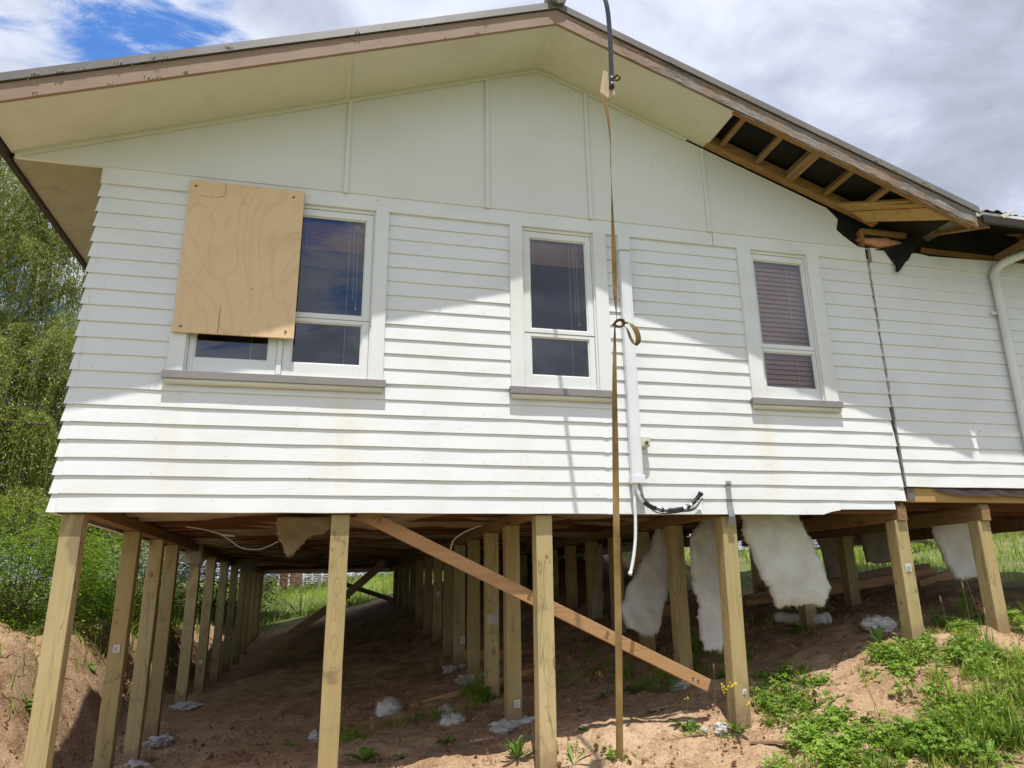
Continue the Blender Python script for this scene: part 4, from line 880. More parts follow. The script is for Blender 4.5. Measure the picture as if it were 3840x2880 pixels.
batt([z4(1000, 170), z4(1040, 260), z4(1060, 360), z4(1070, 410)], [z4(1250, 150), z4(1260, 260), z4(1250, 360), z4(1240, 410)], 2.7, 2.7, 'dim wool batt showing left of the tagged front post', 'wooldusty', nv=18, nu=12, fuzz=.4)
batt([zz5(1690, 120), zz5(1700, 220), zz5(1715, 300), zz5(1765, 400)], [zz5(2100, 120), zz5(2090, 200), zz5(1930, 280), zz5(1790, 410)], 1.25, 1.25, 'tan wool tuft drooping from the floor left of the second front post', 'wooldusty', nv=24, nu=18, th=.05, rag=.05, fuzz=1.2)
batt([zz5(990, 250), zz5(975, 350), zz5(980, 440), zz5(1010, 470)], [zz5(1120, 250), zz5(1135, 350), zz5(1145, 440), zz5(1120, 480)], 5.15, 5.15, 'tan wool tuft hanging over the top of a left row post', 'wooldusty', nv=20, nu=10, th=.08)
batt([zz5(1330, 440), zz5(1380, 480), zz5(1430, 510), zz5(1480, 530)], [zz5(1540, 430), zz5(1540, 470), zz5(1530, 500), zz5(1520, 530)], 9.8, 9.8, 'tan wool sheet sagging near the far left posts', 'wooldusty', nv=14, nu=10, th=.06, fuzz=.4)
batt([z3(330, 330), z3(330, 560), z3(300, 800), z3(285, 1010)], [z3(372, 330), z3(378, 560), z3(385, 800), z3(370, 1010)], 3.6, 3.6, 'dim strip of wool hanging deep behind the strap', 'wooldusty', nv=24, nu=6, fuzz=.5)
def fluff(px, py, rx, ry, rz, label, n=1400):
    c = ground_at(px, py); b = MB(); blob(b, (c.x, c.y, c.z + rz * .45), rx, ry, rz, amp=.42, fr=5, nu=40, nv=24)
    o = b.build('wool_scrap', M['wool'], None, smooth=True, loc=tuple(c)); tag(o, label, 'insulation', 'white wool scraps on the ground')
    f = MB(); vv = b.v
    for _ in range(n): fibres(f, Vector(random.choice(vv)), 2, .05, .0012, .1)
    f.build('loose_fibres', M['wool'], o)
c2 = zr(900, 1880, 1.659); c4 = zr(2840, 1780, 1.508)
fluff(*c2(925, 1335), .115, .08, .09, 'round white wool scrap at the low end of the long plank')
fluff(*c2(1320, 1385), .10, .09, .045, 'flat torn white wool scrap left of the middle row grass', 1100)
fluff(*c2(1270, 1320), .07, .05, .03, 'thin white wool wisp beside the flat torn scrap', 600)
fluff(*c4(690, 880), .15, .12, .075, 'crumpled white wool scrap beside the tagged front post', 900)
cA, cB = ground_at(*c4(125, 840)), ground_at(*c4(415, 850))
b = MB(); nr = 14; pth = [cA.lerp(cB, i / nr) + Vector((0, .05, .05 + .008 * math.sin(i))) for i in range(nr + 1)]
b.tube(pth, [.056 + .007 * noise.noise(Vector((i * .8, 2, 1))) for i in range(nr + 1)], 16); b.tube([pth[-1] - Vector((.004, 0, 0)), pth[-1] + Vector((.012, 0, .002))], [.060, .064], 16)
o = b.build('wool_roll', M['wool'], None, smooth=True, loc=tuple(cA)); tag(o, 'rolled white wool lying in shade below the big hanging batt', 'insulation')
# wires under the floor
for i, (pts, lab) in enumerate(((((1240, 235), (1330, 290), (1420, 350), (1560, 360), (1680, 310), (1700, 305)), 'pale wire looping under the floor near the left posts'), (((1000, 190), (1150, 215), (1290, 255), (1370, 262), (1290, 250)), 'pale wire crossing the floor insulation left of the second front post'))):
    b = MB(); b.tube(catmull([at(*zz5(*p), 2.3 - .2 * i) for p in pts], 6), .006, 6); o = b.build('loose_wire', M['pvc'], None, smooth=True); tag(o, lab, 'wire', 'wires under the floor')
b = MB(); b.tube(catmull([at(*c2(*p), 1.2) for p in ((1310, 300), (1330, 240), (1400, 190), (1500, 150))], 6), .006, 6); o = b.build('loose_wire', M['pvc'], None, smooth=True); tag(o, 'pale wire arching under the floor behind the orange brace', 'wire', 'wires under the floor')
# stones
for px_, py_, r, lab in ((2705, 2745, .055, 'white lump of mortar at the foot of the taped post'), (3690, 2310, .09, 'dark round stone beside the farthest right post'), (2640, 2745, .03, 'small pale lump of mortar left of the taped post'), (1180, 2775, .06, 'pale concrete lump at the foot of the second front post')):
    c = ground_at(px_, py_); b = MB(); blob(b, (c.x, c.y, c.z + r * .4), r, r * .9, r * .75, amp=.5, fr=9); o = b.build('stone', M['rubble' if 'dark' not in lab else 'clod'], None, loc=tuple(c)); tag(o, lab, 'stone')
# ------------------------------------------------------------------ vegetation
def gzn(x, y): return gz(x, y)
class VB:
    """fast numpy leaf collector"""
    def __init__(s): s.v = []; s.f = []; s.n = 0
    def quads(s, P):                         # P: (n,4,3)
        n = len(P); s.v.append(P.reshape(-1, 3)); s.f.append(np.arange(n * 4).reshape(n, 4) + s.n); s.n += n * 4
    def strips(s, P):                        # P: (n, k, 2, 3) ribbons
        n, k = P.shape[:2]; s.v.append(P.reshape(-1, 3)); b = (np.arange(n) * k * 2)[:, None] + s.n
        for i in range(k - 1): s.f.append(b + np.array([i * 2, i * 2 + 1, i * 2 + 3, i * 2 + 2]))
        s.n += n * k * 2
    def build(s, name, m, parent=None, loc=None, smooth=False):
        v = np.concatenate(s.v); f = np.concatenate(s.f)
        L = np.array(loc if loc is not None else (0, 0, 0), float)
        me = bpy.data.meshes.new(name); me.vertices.add(len(v)); me.vertices.foreach_set('co', (v - L).ravel().astype(np.float32))
        me.loops.add(f.size); me.loops.foreach_set('vertex_index', f.ravel().astype(np.int32)); me.polygons.add(len(f))
        me.polygons.foreach_set('loop_start', np.arange(0, f.size, 4, dtype=np.int32)); me.polygons.foreach_set('loop_total', np.full(len(f), 4, np.int32))
        me.update(calc_edges=True); me.validate(); me.materials.append(m)
        o = bpy.data.objects.new(name, me); COL.objects.link(o); o.location = L; WORG[o.name] = Vector(L)
        if parent is not None: o.parent = parent; o.location = Vector(L) - WORG.get(parent.name, parent.location)
        return o
def nrm(a): return a / np.maximum(np.linalg.norm(a, axis=-1, keepdims=True), 1e-9)
def blades(vb, x, y, h, w, lean=.5, k=4, z=None):
    n = len(x); z = gzn(x, y) - .01 if z is None else z
    th = RNG.uniform(0, 2 * np.pi, n); ln = np.abs(RNG.normal(0, lean, n)) + .1; d = np.stack([np.cos(th), np.sin(th), 0 * th], -1); s = np.stack([-np.sin(th + RNG.normal(0, .5, n)), np.cos(th), 0 * th], -1)
    P = np.zeros((n, k, 2, 3)); base = np.stack([x, y, z], -1)
    for i in range(k):
        t = i / (k - 1); c = base + d * (ln * h * t ** 1.8)[:, None] + np.array([0, 0, 1]) * (h * (t - .28 * ln.clip(0, 1.4) * t ** 2.4))[:, None]
        ww = w * (1 - t ** 1.6) * .5 + .0004; P[:, i, 0] = c - s * ww[:, None]; P[:, i, 1] = c + s * ww[:, None]
    vb.strips(P)
def leafdisks(vb, C, r, nrmv):               # kite shaped leaflets, C (n,3)
    n = len(C); a = nrm(np.cross(nrmv, RNG.normal(0, 1, (n, 3)))); b = np.cross(nrmv, a)
    P = np.stack([C - a * r[:, None], C + b * (r * .62)[:, None] + nrmv * (r * .12)[:, None], C + a * r[:, None], C - b * (r * .62)[:, None] + nrmv * (r * .12)[:, None]], 1); vb.quads(P)
def clover(vb, x, y, h, r):
    n = len(x); z = gzn(x, y); up = nrm(np.stack([RNG.normal(0, .35, n), RNG.normal(0, .35, n) - .15, np.ones(n)], -1)); top = np.stack([x, y, z + h], -1)
    a0 = RNG.uniform(0, 6.28, n); ax = nrm(np.cross(up, np.array([0, 1, .1]))); bx = np.cross(up, ax)
    for k in range(3):
        a = a0 + k * 2.094; dirv = ax * np.cos(a)[:, None] + bx * np.sin(a)[:, None]; sv = np.cross(up, dirv)
        c = top + dirv * (r * .62)[:, None]
        P = np.stack([top, c + sv * (r * .52)[:, None] + up * (r * .15)[:, None], top + dirv * (r * 1.2)[:, None], c - sv * (r * .52)[:, None] + up * (r * .15)[:, None]], 1); vb.quads(P)
    s = np.stack([RNG.normal(0, 1, n), RNG.normal(0, 1, n), 0 * z], -1); s = nrm(s) * .0012; b0 = np.stack([x, y, z - .01], -1)
    vb.quads(np.stack([b0 - s, b0 + s, top + s * .7, top - s * .7], 1))
GR = VB(); CL = VB()
# patches: photo centre, spread (m), blades, clovers, height
def cluster(px, py, rx, ry, n, k=26, sd=.035):
    c = ground_at(px, py); m = max(1, n // k); cx = c.x + RNG.normal(0, rx, m); cy = c.y + RNG.normal(0, ry, m); q = RNG.integers(0, m, n)
    return cx[q] + RNG.normal(0, sd, n), cy[q] + RNG.normal(0, sd, n), (.55 + .9 * RNG.random(m))[q]
# photo centre, spread (m), blades, clovers, height
PAT = [(3520, 2830, .30, .16, 950, 800, .17), (3760, 2760, .20, .28, 1050, 600, .23), (3800, 2600, .18, .24, 600, 450, .24), (3640, 2740, .18, .18, 350, 650, .17), (3330, 2830, .24, .12, 330, 700, .11), (3130, 2840, .2, .1, 160, 600, .10),
       (3060, 2700, .13, .11, 130, 480, .09), (2985, 2620, .16, .12, 170, 480, .09), (3180, 2760, .14, .1, 90, 360, .08), (2930, 2560, .08, .08, 150, 160, .13), (2890, 2660, .08, .08, 120, 160, .12),
       (3380, 2490, .13, .08, 100, 650, .10), (3300, 2460, .06, .05, 40, 240, .09), (3480, 2420, .14, .12, 240, 420, .12), (3560, 2350, .14, .16, 220, 330, .10), (3650, 2370, .18, .15, 300, 330, .10), (3820, 2330, .18, .35, 600, 300, .2), (3830, 2500, .16, .2, 420, 220, .2), (3700, 2490, .16, .1, 70, 130, .08),
       (2700, 2440, .14, .18, 260, 200, .14), (2560, 2560, .10, .1, 130, 70, .16), (2200, 2800, .3, .2, 40, 40, .04), (2480, 2760, .3, .2, 50, 70, .04), (1820, 2620, .08, .10, 260, 0, .17), (1770, 2600, .06, .1, 120, 0, .2), (2450, 2570, .14, .1, 200, 60, .15), (2300, 2480, .3, .3, 140, 80, .09), (1350, 2780, .08, .06, 90, 90, .1), (1480, 2720, .1, .1, 60, 40, .1), (1650, 2710, .1, .1, 70, 30, .12),
       (2990, 2330, .20, .22, 200, 100, .1), (2900, 2250, .2, .25, 220, 60, .14),
       (310, 2330, .18, .25, 420, 120, .16), (250, 2320, .3, .3, 220, 160, .12), (60, 2560, .25, .3, 25, 60, .05), (110, 2660, .2, .2, 20, 50, .05), (3000, 2500, .3, .25, 30, 60, .04), (3250, 2600, .25, .15, 40, 150, .05), (1100, 2790, .2, .2, 25, 25, .06), (1240, 2620, .12, .2, 40, 20, .1), (2050, 2560, .3, .3, 70, 50, .07)]
for px_, py_, rx, ry, nb, nc, h in PAT:
    if nb:
        x, y, hh = cluster(px_, py_, rx, ry, nb); blades(GR, x, y, (.80 if px_ > 3450 else .85) * h * RNG.uniform(.4, 1.35, nb) * hh, RNG.uniform(.004, .010, nb) * (1 if h < .16 else 1.5), .75)
    if nc:
        nc = int(nc * .75); x, y, hh = cluster(px_, py_, rx * 1.1, ry * 1.1, nc, 40, .05); clover(CL, x, y, h * RNG.uniform(.25, .75, nc) * hh, RNG.uniform(.010, .029, nc) * .95)
# far grass: behind the house and on the rise to the right
def farfield(n, xr, yr, h, w, cond=None):
    x = RNG.uniform(min(xr), max(xr), n); y = RNG.uniform(min(yr), max(yr), n); nn = np.array([noise.noise(Vector((a * .7, b * .7, 0))) for a, b in zip(x, y)]); k = nn > -.25
    if cond is not None: k &= cond(x, y)
    x, y = x[k], y[k]; blades(GR, x, y, h * RNG.uniform(.4, 1.3, len(x)) * (1 + .5 * nn[k]), w * RNG.uniform(.6, 1.4, len(x)), .6, 3)
farfield(14000, (-6, 5), (17.4, 30), .30, .016, lambda x, y: y > 17.6 + .5 * np.sin(x * 2))
farfield(6000, (-6, 8), (28, 46), .38, .03)
farfield(11000, (5.2, 16), (4.4, 13), .20, .014, lambda x, y: (x > 7) | (y > 5.2))
farfield(2500, (8.6, 14), (1.0, 5), .16, .012)
farfield(2500, (8.0, 14), (-2, 2), .18, .012)
farfield(2600, (-6., -2.35), (2.2, 9), .22, .010)
farfield(5000, (-9, -2.4), (6, 17), .40, .014)
tag(GR.build('grass', M['grass']), 'green grass blades growing over the slope around the house', 'grass', kind='stuff')
tag(CL.build('clover', M['clover']), 'low clover ground cover spreading through the front grass', 'clover', kind='stuff')
# clods and crumbs of soil
cd_ = VB(); n = 9500
x = RNG.uniform(-3.2, 6.5, n); y = RNG.uniform(-1.9, 4, n) ; z = gzn(x, y); r = np.abs(RNG.normal(0, .009, n)) + .003 + .018 * RNG.random(n) * (RNG.random(n) > .95)
for k in range(3):
    a = nrm(RNG.normal(0, 1, (n, 3))); b = nrm(np.cross(a, RNG.normal(0, 1, (n, 3)))); c = np.stack([x, y, z + .008 + r * .3], -1)
    cd_.quads(np.stack([c - a * r[:, None], c - b * r[:, None] * .8, c + a * r[:, None], c + b * r[:, None] * .8], 1))
tag(cd_.build('soil_crumbs', M['clod']), 'loose crumbs and clods scattered over the bare soil', 'soil crumbs', kind='stuff')
# individual broadleaf weeds -----------------------------------------
def weed(px, py, n, L, W, label, up=.7, m='weed', cat='weed', flower=0, curl=.5, name='broadleaf_weed', group='broadleaf weeds on the ground'):
    c = ground_at(px, py); vb = VB(); k = 7; P = np.zeros((n, k, 2, 3)); Q = np.zeros((n, k, 2, 3)); base = np.array(c)
    for i in range(n):
        th = 6.283 * (i + RNG.uniform(0, .7)) / n; e = up * RNG.uniform(.5, 1.25); d = np.array([math.cos(th), math.sin(th), 0]); s = np.array([-math.sin(th), math.cos(th), 0]); ll = L * RNG.uniform(.6, 1.15); ww = W * RNG.uniform(.75, 1.1)
        for j in range(k):
            t = j / (k - 1); cc = base + d * ll * t * math.cos(e) + np.array([0, 0, 1]) * (ll * (t * math.sin(e) - curl * t ** 2.2 * .6) + .004); hw = ww * .5 * (math.sin(math.pi * min(1, t * .92 + .08)) ** .8) * (.35 + .65 * min(1, t * 3)) + .0006
            wv = math.sin(j * 2.1 + i) * .06 * ww
            P[i, j, 0] = cc - s * hw + np.array([0, 0, .30 * hw + wv]); P[i, j, 1] = cc; Q[i, j, 0] = cc; Q[i, j, 1] = cc + s * hw + np.array([0, 0, .30 * hw - wv])
    vb.strips(P); vb.strips(Q); o = vb.build(name, M[m], None, tuple(c)); tag(o, label, cat, group)
    if flower:
        f = MB(); st = MB()
        for _ in range(flower):
            hh = random.uniform(.18, .34); q = c + Vector((random.gauss(0, .035), random.gauss(0, .035), 0)); t_ = q + Vector((random.gauss(0, .04), random.gauss(0, .04), hh)); st.tube([q, q.lerp(t_, .5) + Vector((.01, 0, 0)), t_], .0016, 4)
            for _ in range(6):
                u = t_ + Vector((random.gauss(0, .012), random.gauss(0, .012), random.gauss(0, .012))); f.tube([u, u + Vector((random.gauss(0, .004), random.gauss(0, .004), .005))], [.004, .0055], 5)
        st.build('flower_stem', M['stem'], o); f.build('yellow_flower', M['yellow'], o)
    return o
weed(2120 - 180, 2850, 16, .24, .030, 'strappy leaved weed at the foot of the post left of the strap', 1.0)
weed(2150, 2868, 5, .30, .018, 'few long grassy leaves just right of the centre front post', 1.1)
weed(1370, 2862, 8, .20, .085, 'broad leaved weed beside the second front post', .75)
weed(1680, 2790, 8, .13, .055, 'small broad leaved weed in the shade near the shadow edge', .6)
weed(1500, 2850, 10, .07, .035, 'tiny clover like weed at the shadow edge', .7)
weed(2185, 2740, 6, .07, .045, 'tiny round leaved weed left of the strap', .6)
weed(2405, 2775, 10, .05, .02, 'small weed on the sunlit soil right of the strap', .7)
weed(2560, 2730, 12, .17, .035, 'sprawling weed left of the taped post', .7, flower=2)
weed(2760, 2750, 12, .16, .03, 'flowering weed in front of the taped post', .9, flower=5)
weed(2720, 2560, 12, .2, .05, 'dark leafy weed behind the taped post with yellow flowers', .8, flower=4)
weed(2380, 2600, 14, .26, .04, 'shaded spreading weed below the diagonal brace', .55)
weed(2260, 2620, 6, .10, .04, 'small shaded weed just left of the brace foot', .7, flower=1)
weed(1820, 2640, 18, .24, .035, 'dark bushy grass weed at the foot of a middle row post', 1.0)
weed(3640, 2480, 9, .34, .075, 'big drooping broad leaved weed in front of the rightmost post', .55, curl=.75)
weed(3300, 2420, 6, .25, .045, 'upright single leafed weed left of the tagged post', 1.2)
weed(3360, 2500, 16, .14, .05, 'leafy clump at the foot of the tagged post', .8)
weed(90, 2370, 9, .28, .10, 'big broad leaved weed on top of the left soil bank', .6)
weed(330, 2490, 12, .12, .07, 'round leaved creeper hanging down the left soil bank', -.4, curl=.2)
weed(100, 2650, 7, .08, .04, 'small weed low on the left soil bank', .5)
weed(3000, 2290, 7, .30, .03, 'dark upright weed beside the rolled wool', 1.2)
weed(3760, 2700, 12, .24, .06, 'broad leaved weed deep in the right front grass', .8)
weed(3230, 2720, 10, .16, .05, 'leafy weed at the left edge of the front grass', .7, flower=1)
weed(3420, 2750, 10, .22, .06, 'yellowing leafed weed in the middle of the front grass', .8)
weed(3420, 2130, 8, .3, .06, 'leafy weed growing over the timber stack', .8)
for px_, py_, n_, L_, W_, u_, lab in ((3600, 2840, 9, .20, .055, .7, 'lush leafy weed at the bottom edge of the front grass'), (3700, 2860, 12, .24, .045, .9, 'tall leafed weed in the bottom right corner'), (3810, 2790, 12, .26, .05, .9, 'bushy weed at the right edge below the seed stems'), (3560, 2740, 9, .14, .06, .6, 'low round leaved weed amid the right front grass'), (3680, 2780, 14, .22, .02, 1.1, 'grassy tuft amid the right front grass'), (3480, 2860, 16, .2, .018, 1.1, 'grassy tuft at the bottom edge near the bent brown stem'), (3130, 2800, 9, .11, .05, .6, 'low round leaved weed near the bare soil strip'), (3010, 2570, 12, .15, .025, 1., 'small tuft by the right side of the taped post'), (3830, 2660, 16, .32, .02, 1.15, 'tall grassy tuft at the right edge of the photo')):
    weed(px_, py_, n_, L_, W_, lab, u_)
for px_, py_, n_, L_, W_, u_, lab in ((3290, 2840, 8, .16, .075, .6, 'wide leaved bright weed at the bottom edge left of the yellowing weed'), (3400, 2830, 8, .17, .08, .65, 'wide leaved bright weed just below the yellowing weed'), (3550, 2800, 9, .18, .07, .7, 'wide leaved bright weed left of the bottom right corner'), (3640, 2700, 8, .16, .07, .65, 'wide leaved bright weed in front of the tall seed stems'), (3060, 2650, 8, .10, .05, .55, 'low wide leaved weed on the bare patch right of the taped post'), (3500, 2600, 8, .12, .055, .6, 'low wide leaved weed on bare soil below the drooping weed'), (3760, 2800, 9, .2, .075, .7, 'wide leaved weed in the bottom right corner below the bushy weed')):
    weed(px_, py_, n_, L_, W_, lab, u_)
# tall dry stems
for i, (px_, py_, h, lab) in enumerate(((3640, 2690, .75, 'leaning seed stem leftmost in front of the right posts'), (3720, 2700, .85, 'tall seed stem before the farthest right post'), (3745, 2720, .70, 'shorter seed stem between two taller ones at right'), (3800, 2740, .95, 'tallest seed stem at the right edge'), (3770, 2660, .8, 'curved seed stem beside the tallest one'), (3330, 2790, .45, 'single brown seed stem leaning left in the front grass'), (3480, 2830, .5, 'bent brown seed stem low in the front grass'), (2690, 2700, .35, 'thin seed stem left of the taped post'))):
    c = ground_at(px_, py_); l = random.uniform(-.16, .12); b = MB(); pth = catmull([c, c + Vector((l * .3, .02, h * .5)), c + Vector((l, .03, h))], 6)
    b.tube(pth, [.0022 - .0012 * k / len(pth) for k in range(len(pth))], 5); o = b.build('seed_stem', M['stem'], None, loc=tuple(c)); tag(o, lab, 'plant', 'tall seed stems in the grass')
    b = MB(); b.tube([pth[-1], pth[-1] + Vector((l * .02, 0, .012)), pth[-1] + Vector((l * .06, 0, .035)), pth[-1] + Vector((l * .08, 0, .05))], [.002, .0055, .005, .001], 6); b.build('seed_head', M['oldplank'], o)
# thin shaded twiggy plant
c = ground_at(2160, 2620); b = MB()
for _ in range(9):
    t = c + Vector((random.gauss(0, .09), random.gauss(0, .05), random.uniform(.12, .3))); b.tube([c, c.lerp(t, .5) + Vector((random.gauss(0, .02), 0, .02)), t], .0018, 4)
TWP = b.build('twiggy_weed', M['stem'], None, loc=tuple(c)); tag(TWP, 'thin twiggy weed with tiny leaves in the shade left of the strap', 'weed'); vb = VB()
n = 160; C = np.array(c) + RNG.normal(0, 1, (n, 3)) * np.array([.08, .05, .06]) + np.array([0, 0, .17]); leafdisks(vb, C, RNG.uniform(.005, .011, n), nrm(RNG.normal(0, 1, (n, 3)) + [0, 0, 1])); vb.build('leaves', M['weed'], TWP, tuple(c))

# trees --------------------------------------------------------------
def willow(x, y, H_, R, nstr, label, seed, low=.3, nl=60, nleaf=56):
    r_ = np.random.default_rng(seed); zb = g1(x, y); T = empty('willow_tree', (x, y, zb), label, 'tree', 'willows left of the house')
    tr = MB(); tr.tube(catmull([(x, y, zb - .2), (x + .1, y, zb + H_ * .25), (x - .1, y + .1, zb + H_ * .5), (x + .05, y, zb + H_ * .75)], 5), [.30 - .014 * i for i in range(16)], 10)
    tips = []; ends = []
    for i in range(26):
        a = r_.uniform(0, 6.28); z0 = zb + H_ * r_.uniform(.25, .75); rr = R * r_.uniform(.35, .95); z1 = min(zb + H_ * .97, z0 + H_ * r_.uniform(.12, .35)); p = catmull([(x, y, z0), (x + math.cos(a) * rr * .5, y + math.sin(a) * rr * .5, (z0 + z1) / 2 + .4), (x + math.cos(a) * rr, y + math.sin(a) * rr, z1)], 5)
        tr.tube(p, [.075 - .006 * k for k in range(len(p))], 6); tips += p[4:]; ends.append(p[-1])
    tr.build('trunk', M['bark'], T)
    vb = VB(); tw = MB(); lobes = []
    for i in range(nl):
        b = ends[i] if i < len(ends) else tips[r_.integers(len(tips))]; lobes.append((np.array(b) + r_.normal(0, .25, 3) + [0, 0, -abs(r_.normal(0, .22)) * H_ * .5 * (i % 2) * (i >= len(ends))], r_.uniform(.45, .95) * R / 3, r_.uniform(.8, 1.25)))
    for i in range(nstr):
        lc, lr, lk = lobes[i % nl]; th = r_.uniform(0, 6.28); rr = lr * math.sqrt(r_.uniform(.05, 1)); od = np.array([math.cos(th), math.sin(th), 0])
        p0 = lc + od * rr * .55 + [0, 0, lr * .55 * (1 - (rr / lr) ** 2)]; Ls = r_.uniform(.5, 1.9) * lk; k = nleaf
        t = np.sort(r_.uniform(0, 1, k)); c = p0 + od * (rr * .75 * (1 - (1 - t[:, None]) ** 2)) + np.array([0, 0, -1]) * (Ls * t ** 1.7)[:, None] + r_.normal(0, .035, (k, 3))
        c[:, 2] = np.where(c[:, 2] < zb + low, zb + low + r_.uniform(0, 1.6, k), c[:, 2])
        d = nrm(np.array([0, 0, -.9]) + od * .25 + r_.normal(0, .6, (k, 3))); s = nrm(np.cross(d, r_.normal(0, 1, (k, 3)))); L_ = r_.uniform(.04, .085, k)[:, None]; w_ = r_.uniform(.006, .012, k)[:, None]
        vb.quads(np.stack([c, c + d * L_ * .45 + s * w_, c + d * L_, c + d * L_ * .45 - s * w_], 1))
        if i % 3 == 0: tw.tube([p0, p0 + od * rr * .5 + [0, 0, -Ls * .3], p0 + od * rr * .75 + [0, 0, -Ls]], .005, 3, False)
    vb.build('crown', M['willow'], T, (x, y, zb)); tw.build('hanging_twigs', M['twig'], T)
willow(-7.0, 10.4, 9.3, 3.3, 3600, 'tall willow with hanging branches beyond the left eave', 3, .3, 85)
willow(-5.9, 8.4, 4.6, 2.0, 2100, 'lower drooping willow in front of the tall willow', 5, .1, 40)
willow(-5.0, 13.5, 5.4, 2.5, 2000, 'willow standing farther back beside the left posts', 8, .1, 50)
def shrub(x, y, h, R, n, label, m='robinia', seed=0, name='pinnate_shrub', group='leafy shrubs left of the house', lf=13, ls=.042):
    r_ = np.random.default_rng(seed); zb = g1(x, y); T = empty(name, (x, y, zb), label, 'shrub', group); st = MB(); vb = VB()
    a = r_.uniform(0, 6.28, n); rr = R * np.sqrt(r_.uniform(0, 1, n)); zz = h * r_.uniform(.06, 1, n) * (1 - .45 * (rr / R) ** 2)
    p = np.stack([x + np.cos(a) * rr, y + np.sin(a) * rr, zb + zz], -1)
    for i in range(0, n, max(1, n // 12)): st.tube([(x, y, zb - .05), (x * .5 + p[i, 0] * .5, y * .5 + p[i, 1] * .5, zb + zz[i] * .6), tuple(p[i])], [.014, .009, .004], 5, False)
    b = a + r_.normal(0, .9, n); dv = nrm(np.stack([np.cos(b), np.sin(b), r_.normal(.05, .25, n)], -1)); up = np.array([0, 0, 1.]); s = nrm(np.cross(dv, up)); L_ = (r_.uniform(.22, .40, n) * ls / .042)[:, None]
    for k in range(lf):
        t = (k // 2 + 1) / (lf // 2 + 1); side = 0 if k == lf - 1 else (1 if k % 2 else -1)
        c = p + dv * L_ * t + up * (-.35 * L_ * t * t); dd = nrm(s * side + dv * (.35 if side else 1) + up * r_.normal(-.1, .12, n)[:, None]); w_ = nrm(np.cross(dd, up)) * ls * .26
        vb.quads(np.stack([c, c + dd * ls * .5 + w_, c + dd * ls, c + dd * ls * .5 - w_], 1))
    vb.build('foliage', M[m], T, (x, y, zb)); st.build('stem', M['bark'], T)
shrub(-3.25, 5.4, 1.35, .85, 1700, 'bright pinnate leaved shrub behind the left corner post', seed=1)
shrub(-4.0, 6.6, 1.8, 1.05, 1900, 'pinnate leaved shrub at the left edge above the soil bank', seed=2)
shrub(-2.95, 7.9, 1.5, .85, 1500, 'pinnate leaved shrub seen between the first left posts', seed=3)
shrub(-3.3, 11.0, 2.0, 1.1, 1200, 'pinnate leaved shrub farther back past the left posts', seed=4)
shrub(-.55, 20.2, .85, .75, 420, 'bright yellow green shrub outside the far opening', seed=6, ls=.06, group='shrubs beyond the far end of the house')
shrub(.9, 18.9, .75, .45, 120, 'small leafy bush in the far opening right of the post', seed=7, ls=.07, group='shrubs beyond the far end of the house')
shrub(-2.3, 33, 2.2, .8, 320, 'dark round tree at the left of the far opening', 'darkleaf', 9, ls=.16, group='shrubs beyond the far end of the house')
shrub(.1, 31, 1.0, .55, 260, 'dark shrub right of the distant house', 'darkleaf', 10, ls=.12, group='shrubs beyond the far end of the house')
shrub(2.5, 34, 1.2, 1.3, 420, 'dark hedge like bush above the grass in the far opening', 'darkleaf', 12, ls=.14, group='shrubs beyond the far end of the house')
for i, (x, y, h, R, n, s_, lab) in enumerate(((-4.6, 17.5, 4.4, 1.9, 1500, .15, 'dense dark shrub filling the view behind the left posts'), (-7.5, 18, 5.5, 2.4, 1700, .17, 'dense dark tree behind the willows at left'), (-3.2, 20.5, 3.6, 1.5, 1100, .15, 'dark shrub past the far end of the left posts'), (-10.5, 14, 5.0, 2.2, 1300, .16, 'dark shrub at the far left behind the willow'))):
    shrub(x, y, h, R, n, lab, 'darkleaf', 30 + i, ls=s_, name='dark_shrub', group='dark shrubs behind the left posts')
for i, (x, y, h, R, lab) in enumerate(((7.5, 23, 2.6, 2.4, 'added dark hedge bush hiding bright sky between the posts at centre right'), (12.5, 21, 2.6, 2.4, 'added dark hedge bush hiding bright sky beside the big white batt'), (17.5, 17, 2.4, 2.2, 'added dark hedge bush hiding bright sky left of the tagged front post'))):  # bushes added to cover bright sky slits under the floor
    shrub(x, y, h, R, 1000, lab, 'darkleaf', 70 + i, ls=.15, name='dark_shrub', group='added dark hedge covering sky slits behind the right grass')
for i, (x, y, h, lab) in enumerate(((-3.15, 9.4, 2.3, 'leafy green shrub between the fourth and fifth left posts'), (-5.4, 8.0, 2.2, 'leafy green shrub at the photo edge under the willow'))):
    shrub(x, y, h, 1.0, 1700, lab, 'robinia', 50 + i, ls=.055)
# tall flax like tuft between the left posts
c = ground_at(560, 2310); vb = VB(); n = 46; blades(vb, np.array(-2.75 + RNG.normal(0, .07, n)), np.array(6.2 + RNG.normal(0, .07, n)), RNG.uniform(.45, .85, n), RNG.uniform(.02, .035, n), .28, 5)
o = vb.build('grass_tuft', M['darkleaf'] if False else M['weed'], None, (-2.75, 6.2, g1(-2.75, 6.2))); tag(o, 'tall grey green tuft of long leaves between the left posts', 'plant')
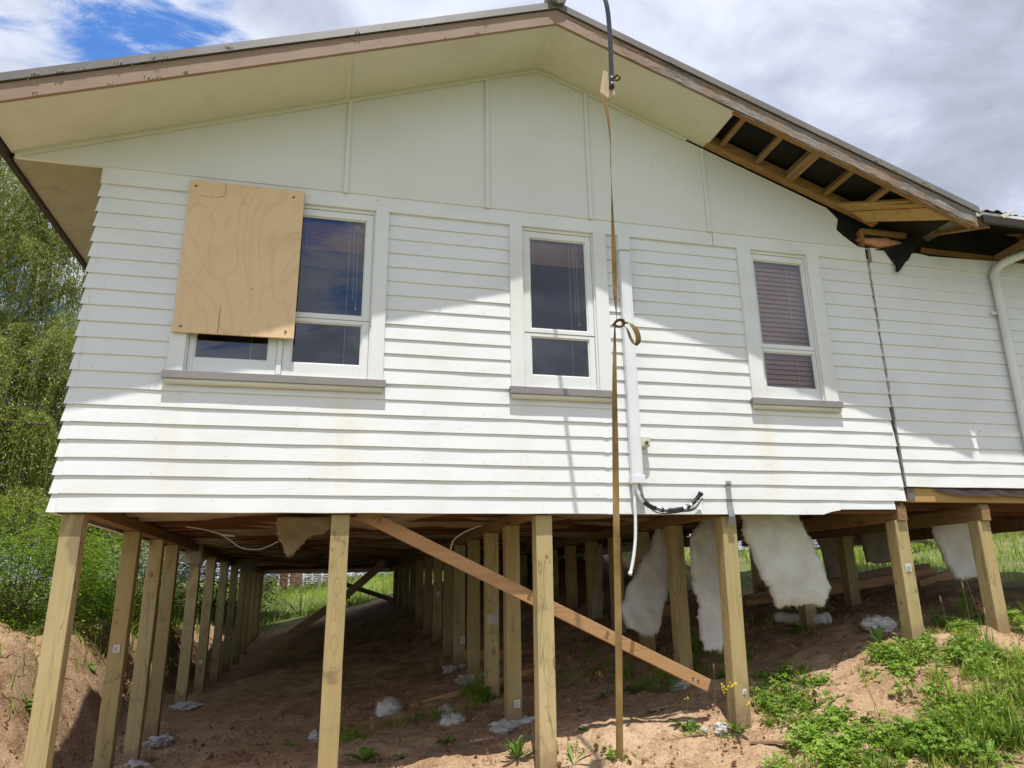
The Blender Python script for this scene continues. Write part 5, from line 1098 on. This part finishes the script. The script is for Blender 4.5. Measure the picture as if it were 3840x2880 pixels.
# distant house in the far opening --------------------------------------
hx0, hx1, hy = -2.3, .9, 42.0; hz = g1(-.8, hy) - .1
FHS = empty('distant_house', (-.8, hy, hz), 'small distant house with brick wall and pale louvres seen under the floor', 'house')
b = MB(); b.box(hx0, -.95, hy, hy + 5, hz, hz + 2.6); b.build('brick_wall', M['brick'], FHS)
b = MB(); b.box(-.95, hx1, hy + .05, hy + 5, hz, hz + 2.6); b.build('pale_wall', M['tapegrey'], FHS)
for x in (-2.3, -1.75, -.95, -.45, .1, .75):
    b = MB(); b.box(x - .05, x + .05, hy - .1, hy - .01, hz, hz + 2.6); b.build('veranda_post', M['trim'], FHS)
b = MB()
for i in range(8): b.box(-.9, .7, hy - .03, hy + .03, hz + .15 + i * .12, hz + .21 + i * .12)
b.build('louvre_panel', M['trim'], FHS)
b = MB(); b.box(-.4, .6, hy - .04, hy + .0, hz + 1.2, hz + 2.0); WN = b.build('window', M['trim'], FHS)
b = MB(); b.box(-.34, .54, hy - .05, hy - .041, hz + 1.25, hz + 1.95); b.build('pane', M['tapegrey'], WN)
b = MB(); b.prism([(hx0 - .4, hz + 2.6), (hx1 + .4, hz + 2.6), (-.7, hz + 3.6)], hy - .5, hy + 5.4); b.build('roof', M['iron'], FHS)
for i, (x, y) in enumerate(((-.05, 27), (1.3, 26), (1.75, 27.5))):
    b = MB(); z = g1(x, y); b.beam((x, y, z - .1), (x + .03, y, z + .75), .09, .09, (0, 1, 0)); o = b.build('fence_post', M['greywood'], None, loc=(x, y, z)); tag(o, ['weathered fence post in the far grass behind the second post', 'short weathered fence post in the far grass below the dark bush', 'weathered fence post highest on the far grass slope'][i], 'post', 'fence posts in the far grass')
# right hand background
p0, p1 = at(3440, 2042, 8.5), at(3840, 2032, 6.6); z0 = min(p0.z, p1.z)
RF = empty('timber_retaining_wall', (p0.x, p0.y, g1(p0.x, p0.y)), 'low tan timber retaining wall beyond the right grass', 'wall')
d = (p1 - p0).normalized()
for k in range(3):
    b = MB(); q0 = p0 - d * 1.2; q1 = p1 + d * 8; zz = g1(p0.x + 2, p0.y) + .05 + k * .2; b.beam((q0.x, q0.y, zz), (q1.x, q1.y, zz + .02), .05, .19); b.build('board', M['fence'], RF, bevel=.005)
for t in (0.2, 1.6, 3.0, 4.4): 
    q = p0 + d * t; b = MB(); z = g1(q.x, q.y); b.beam((q.x, q.y - .07, z - .1), (q.x, q.y - .07, z + .75), .1, .06, (0, 1, 0)); b.build('stake', M['fence'], RF)
q = at(3455, 2060, 7.6); zg_ = g1(q.x, q.y)
b = MB(); vs = []; fs = []
for i in range(9):
    for j in range(5): vs.append((q.x - .5 + i * .14, q.y - .3 + j * .15, zg_ + .16 + .09 * math.sin(i * .7 + .4) * math.sin(j * .8 + .6)))
for i in range(8):
    for j in range(4): fs.append((i * 5 + j, i * 5 + 5 + j, i * 5 + 6 + j, i * 5 + 1 + j))
b.add(vs, fs); o = b.build('white_sheet', M['plastic'], None, smooth=True, loc=(q.x, q.y, zg_)); tag(o, 'crumpled white sheet lying on the grass under the right wing', 'sheet')
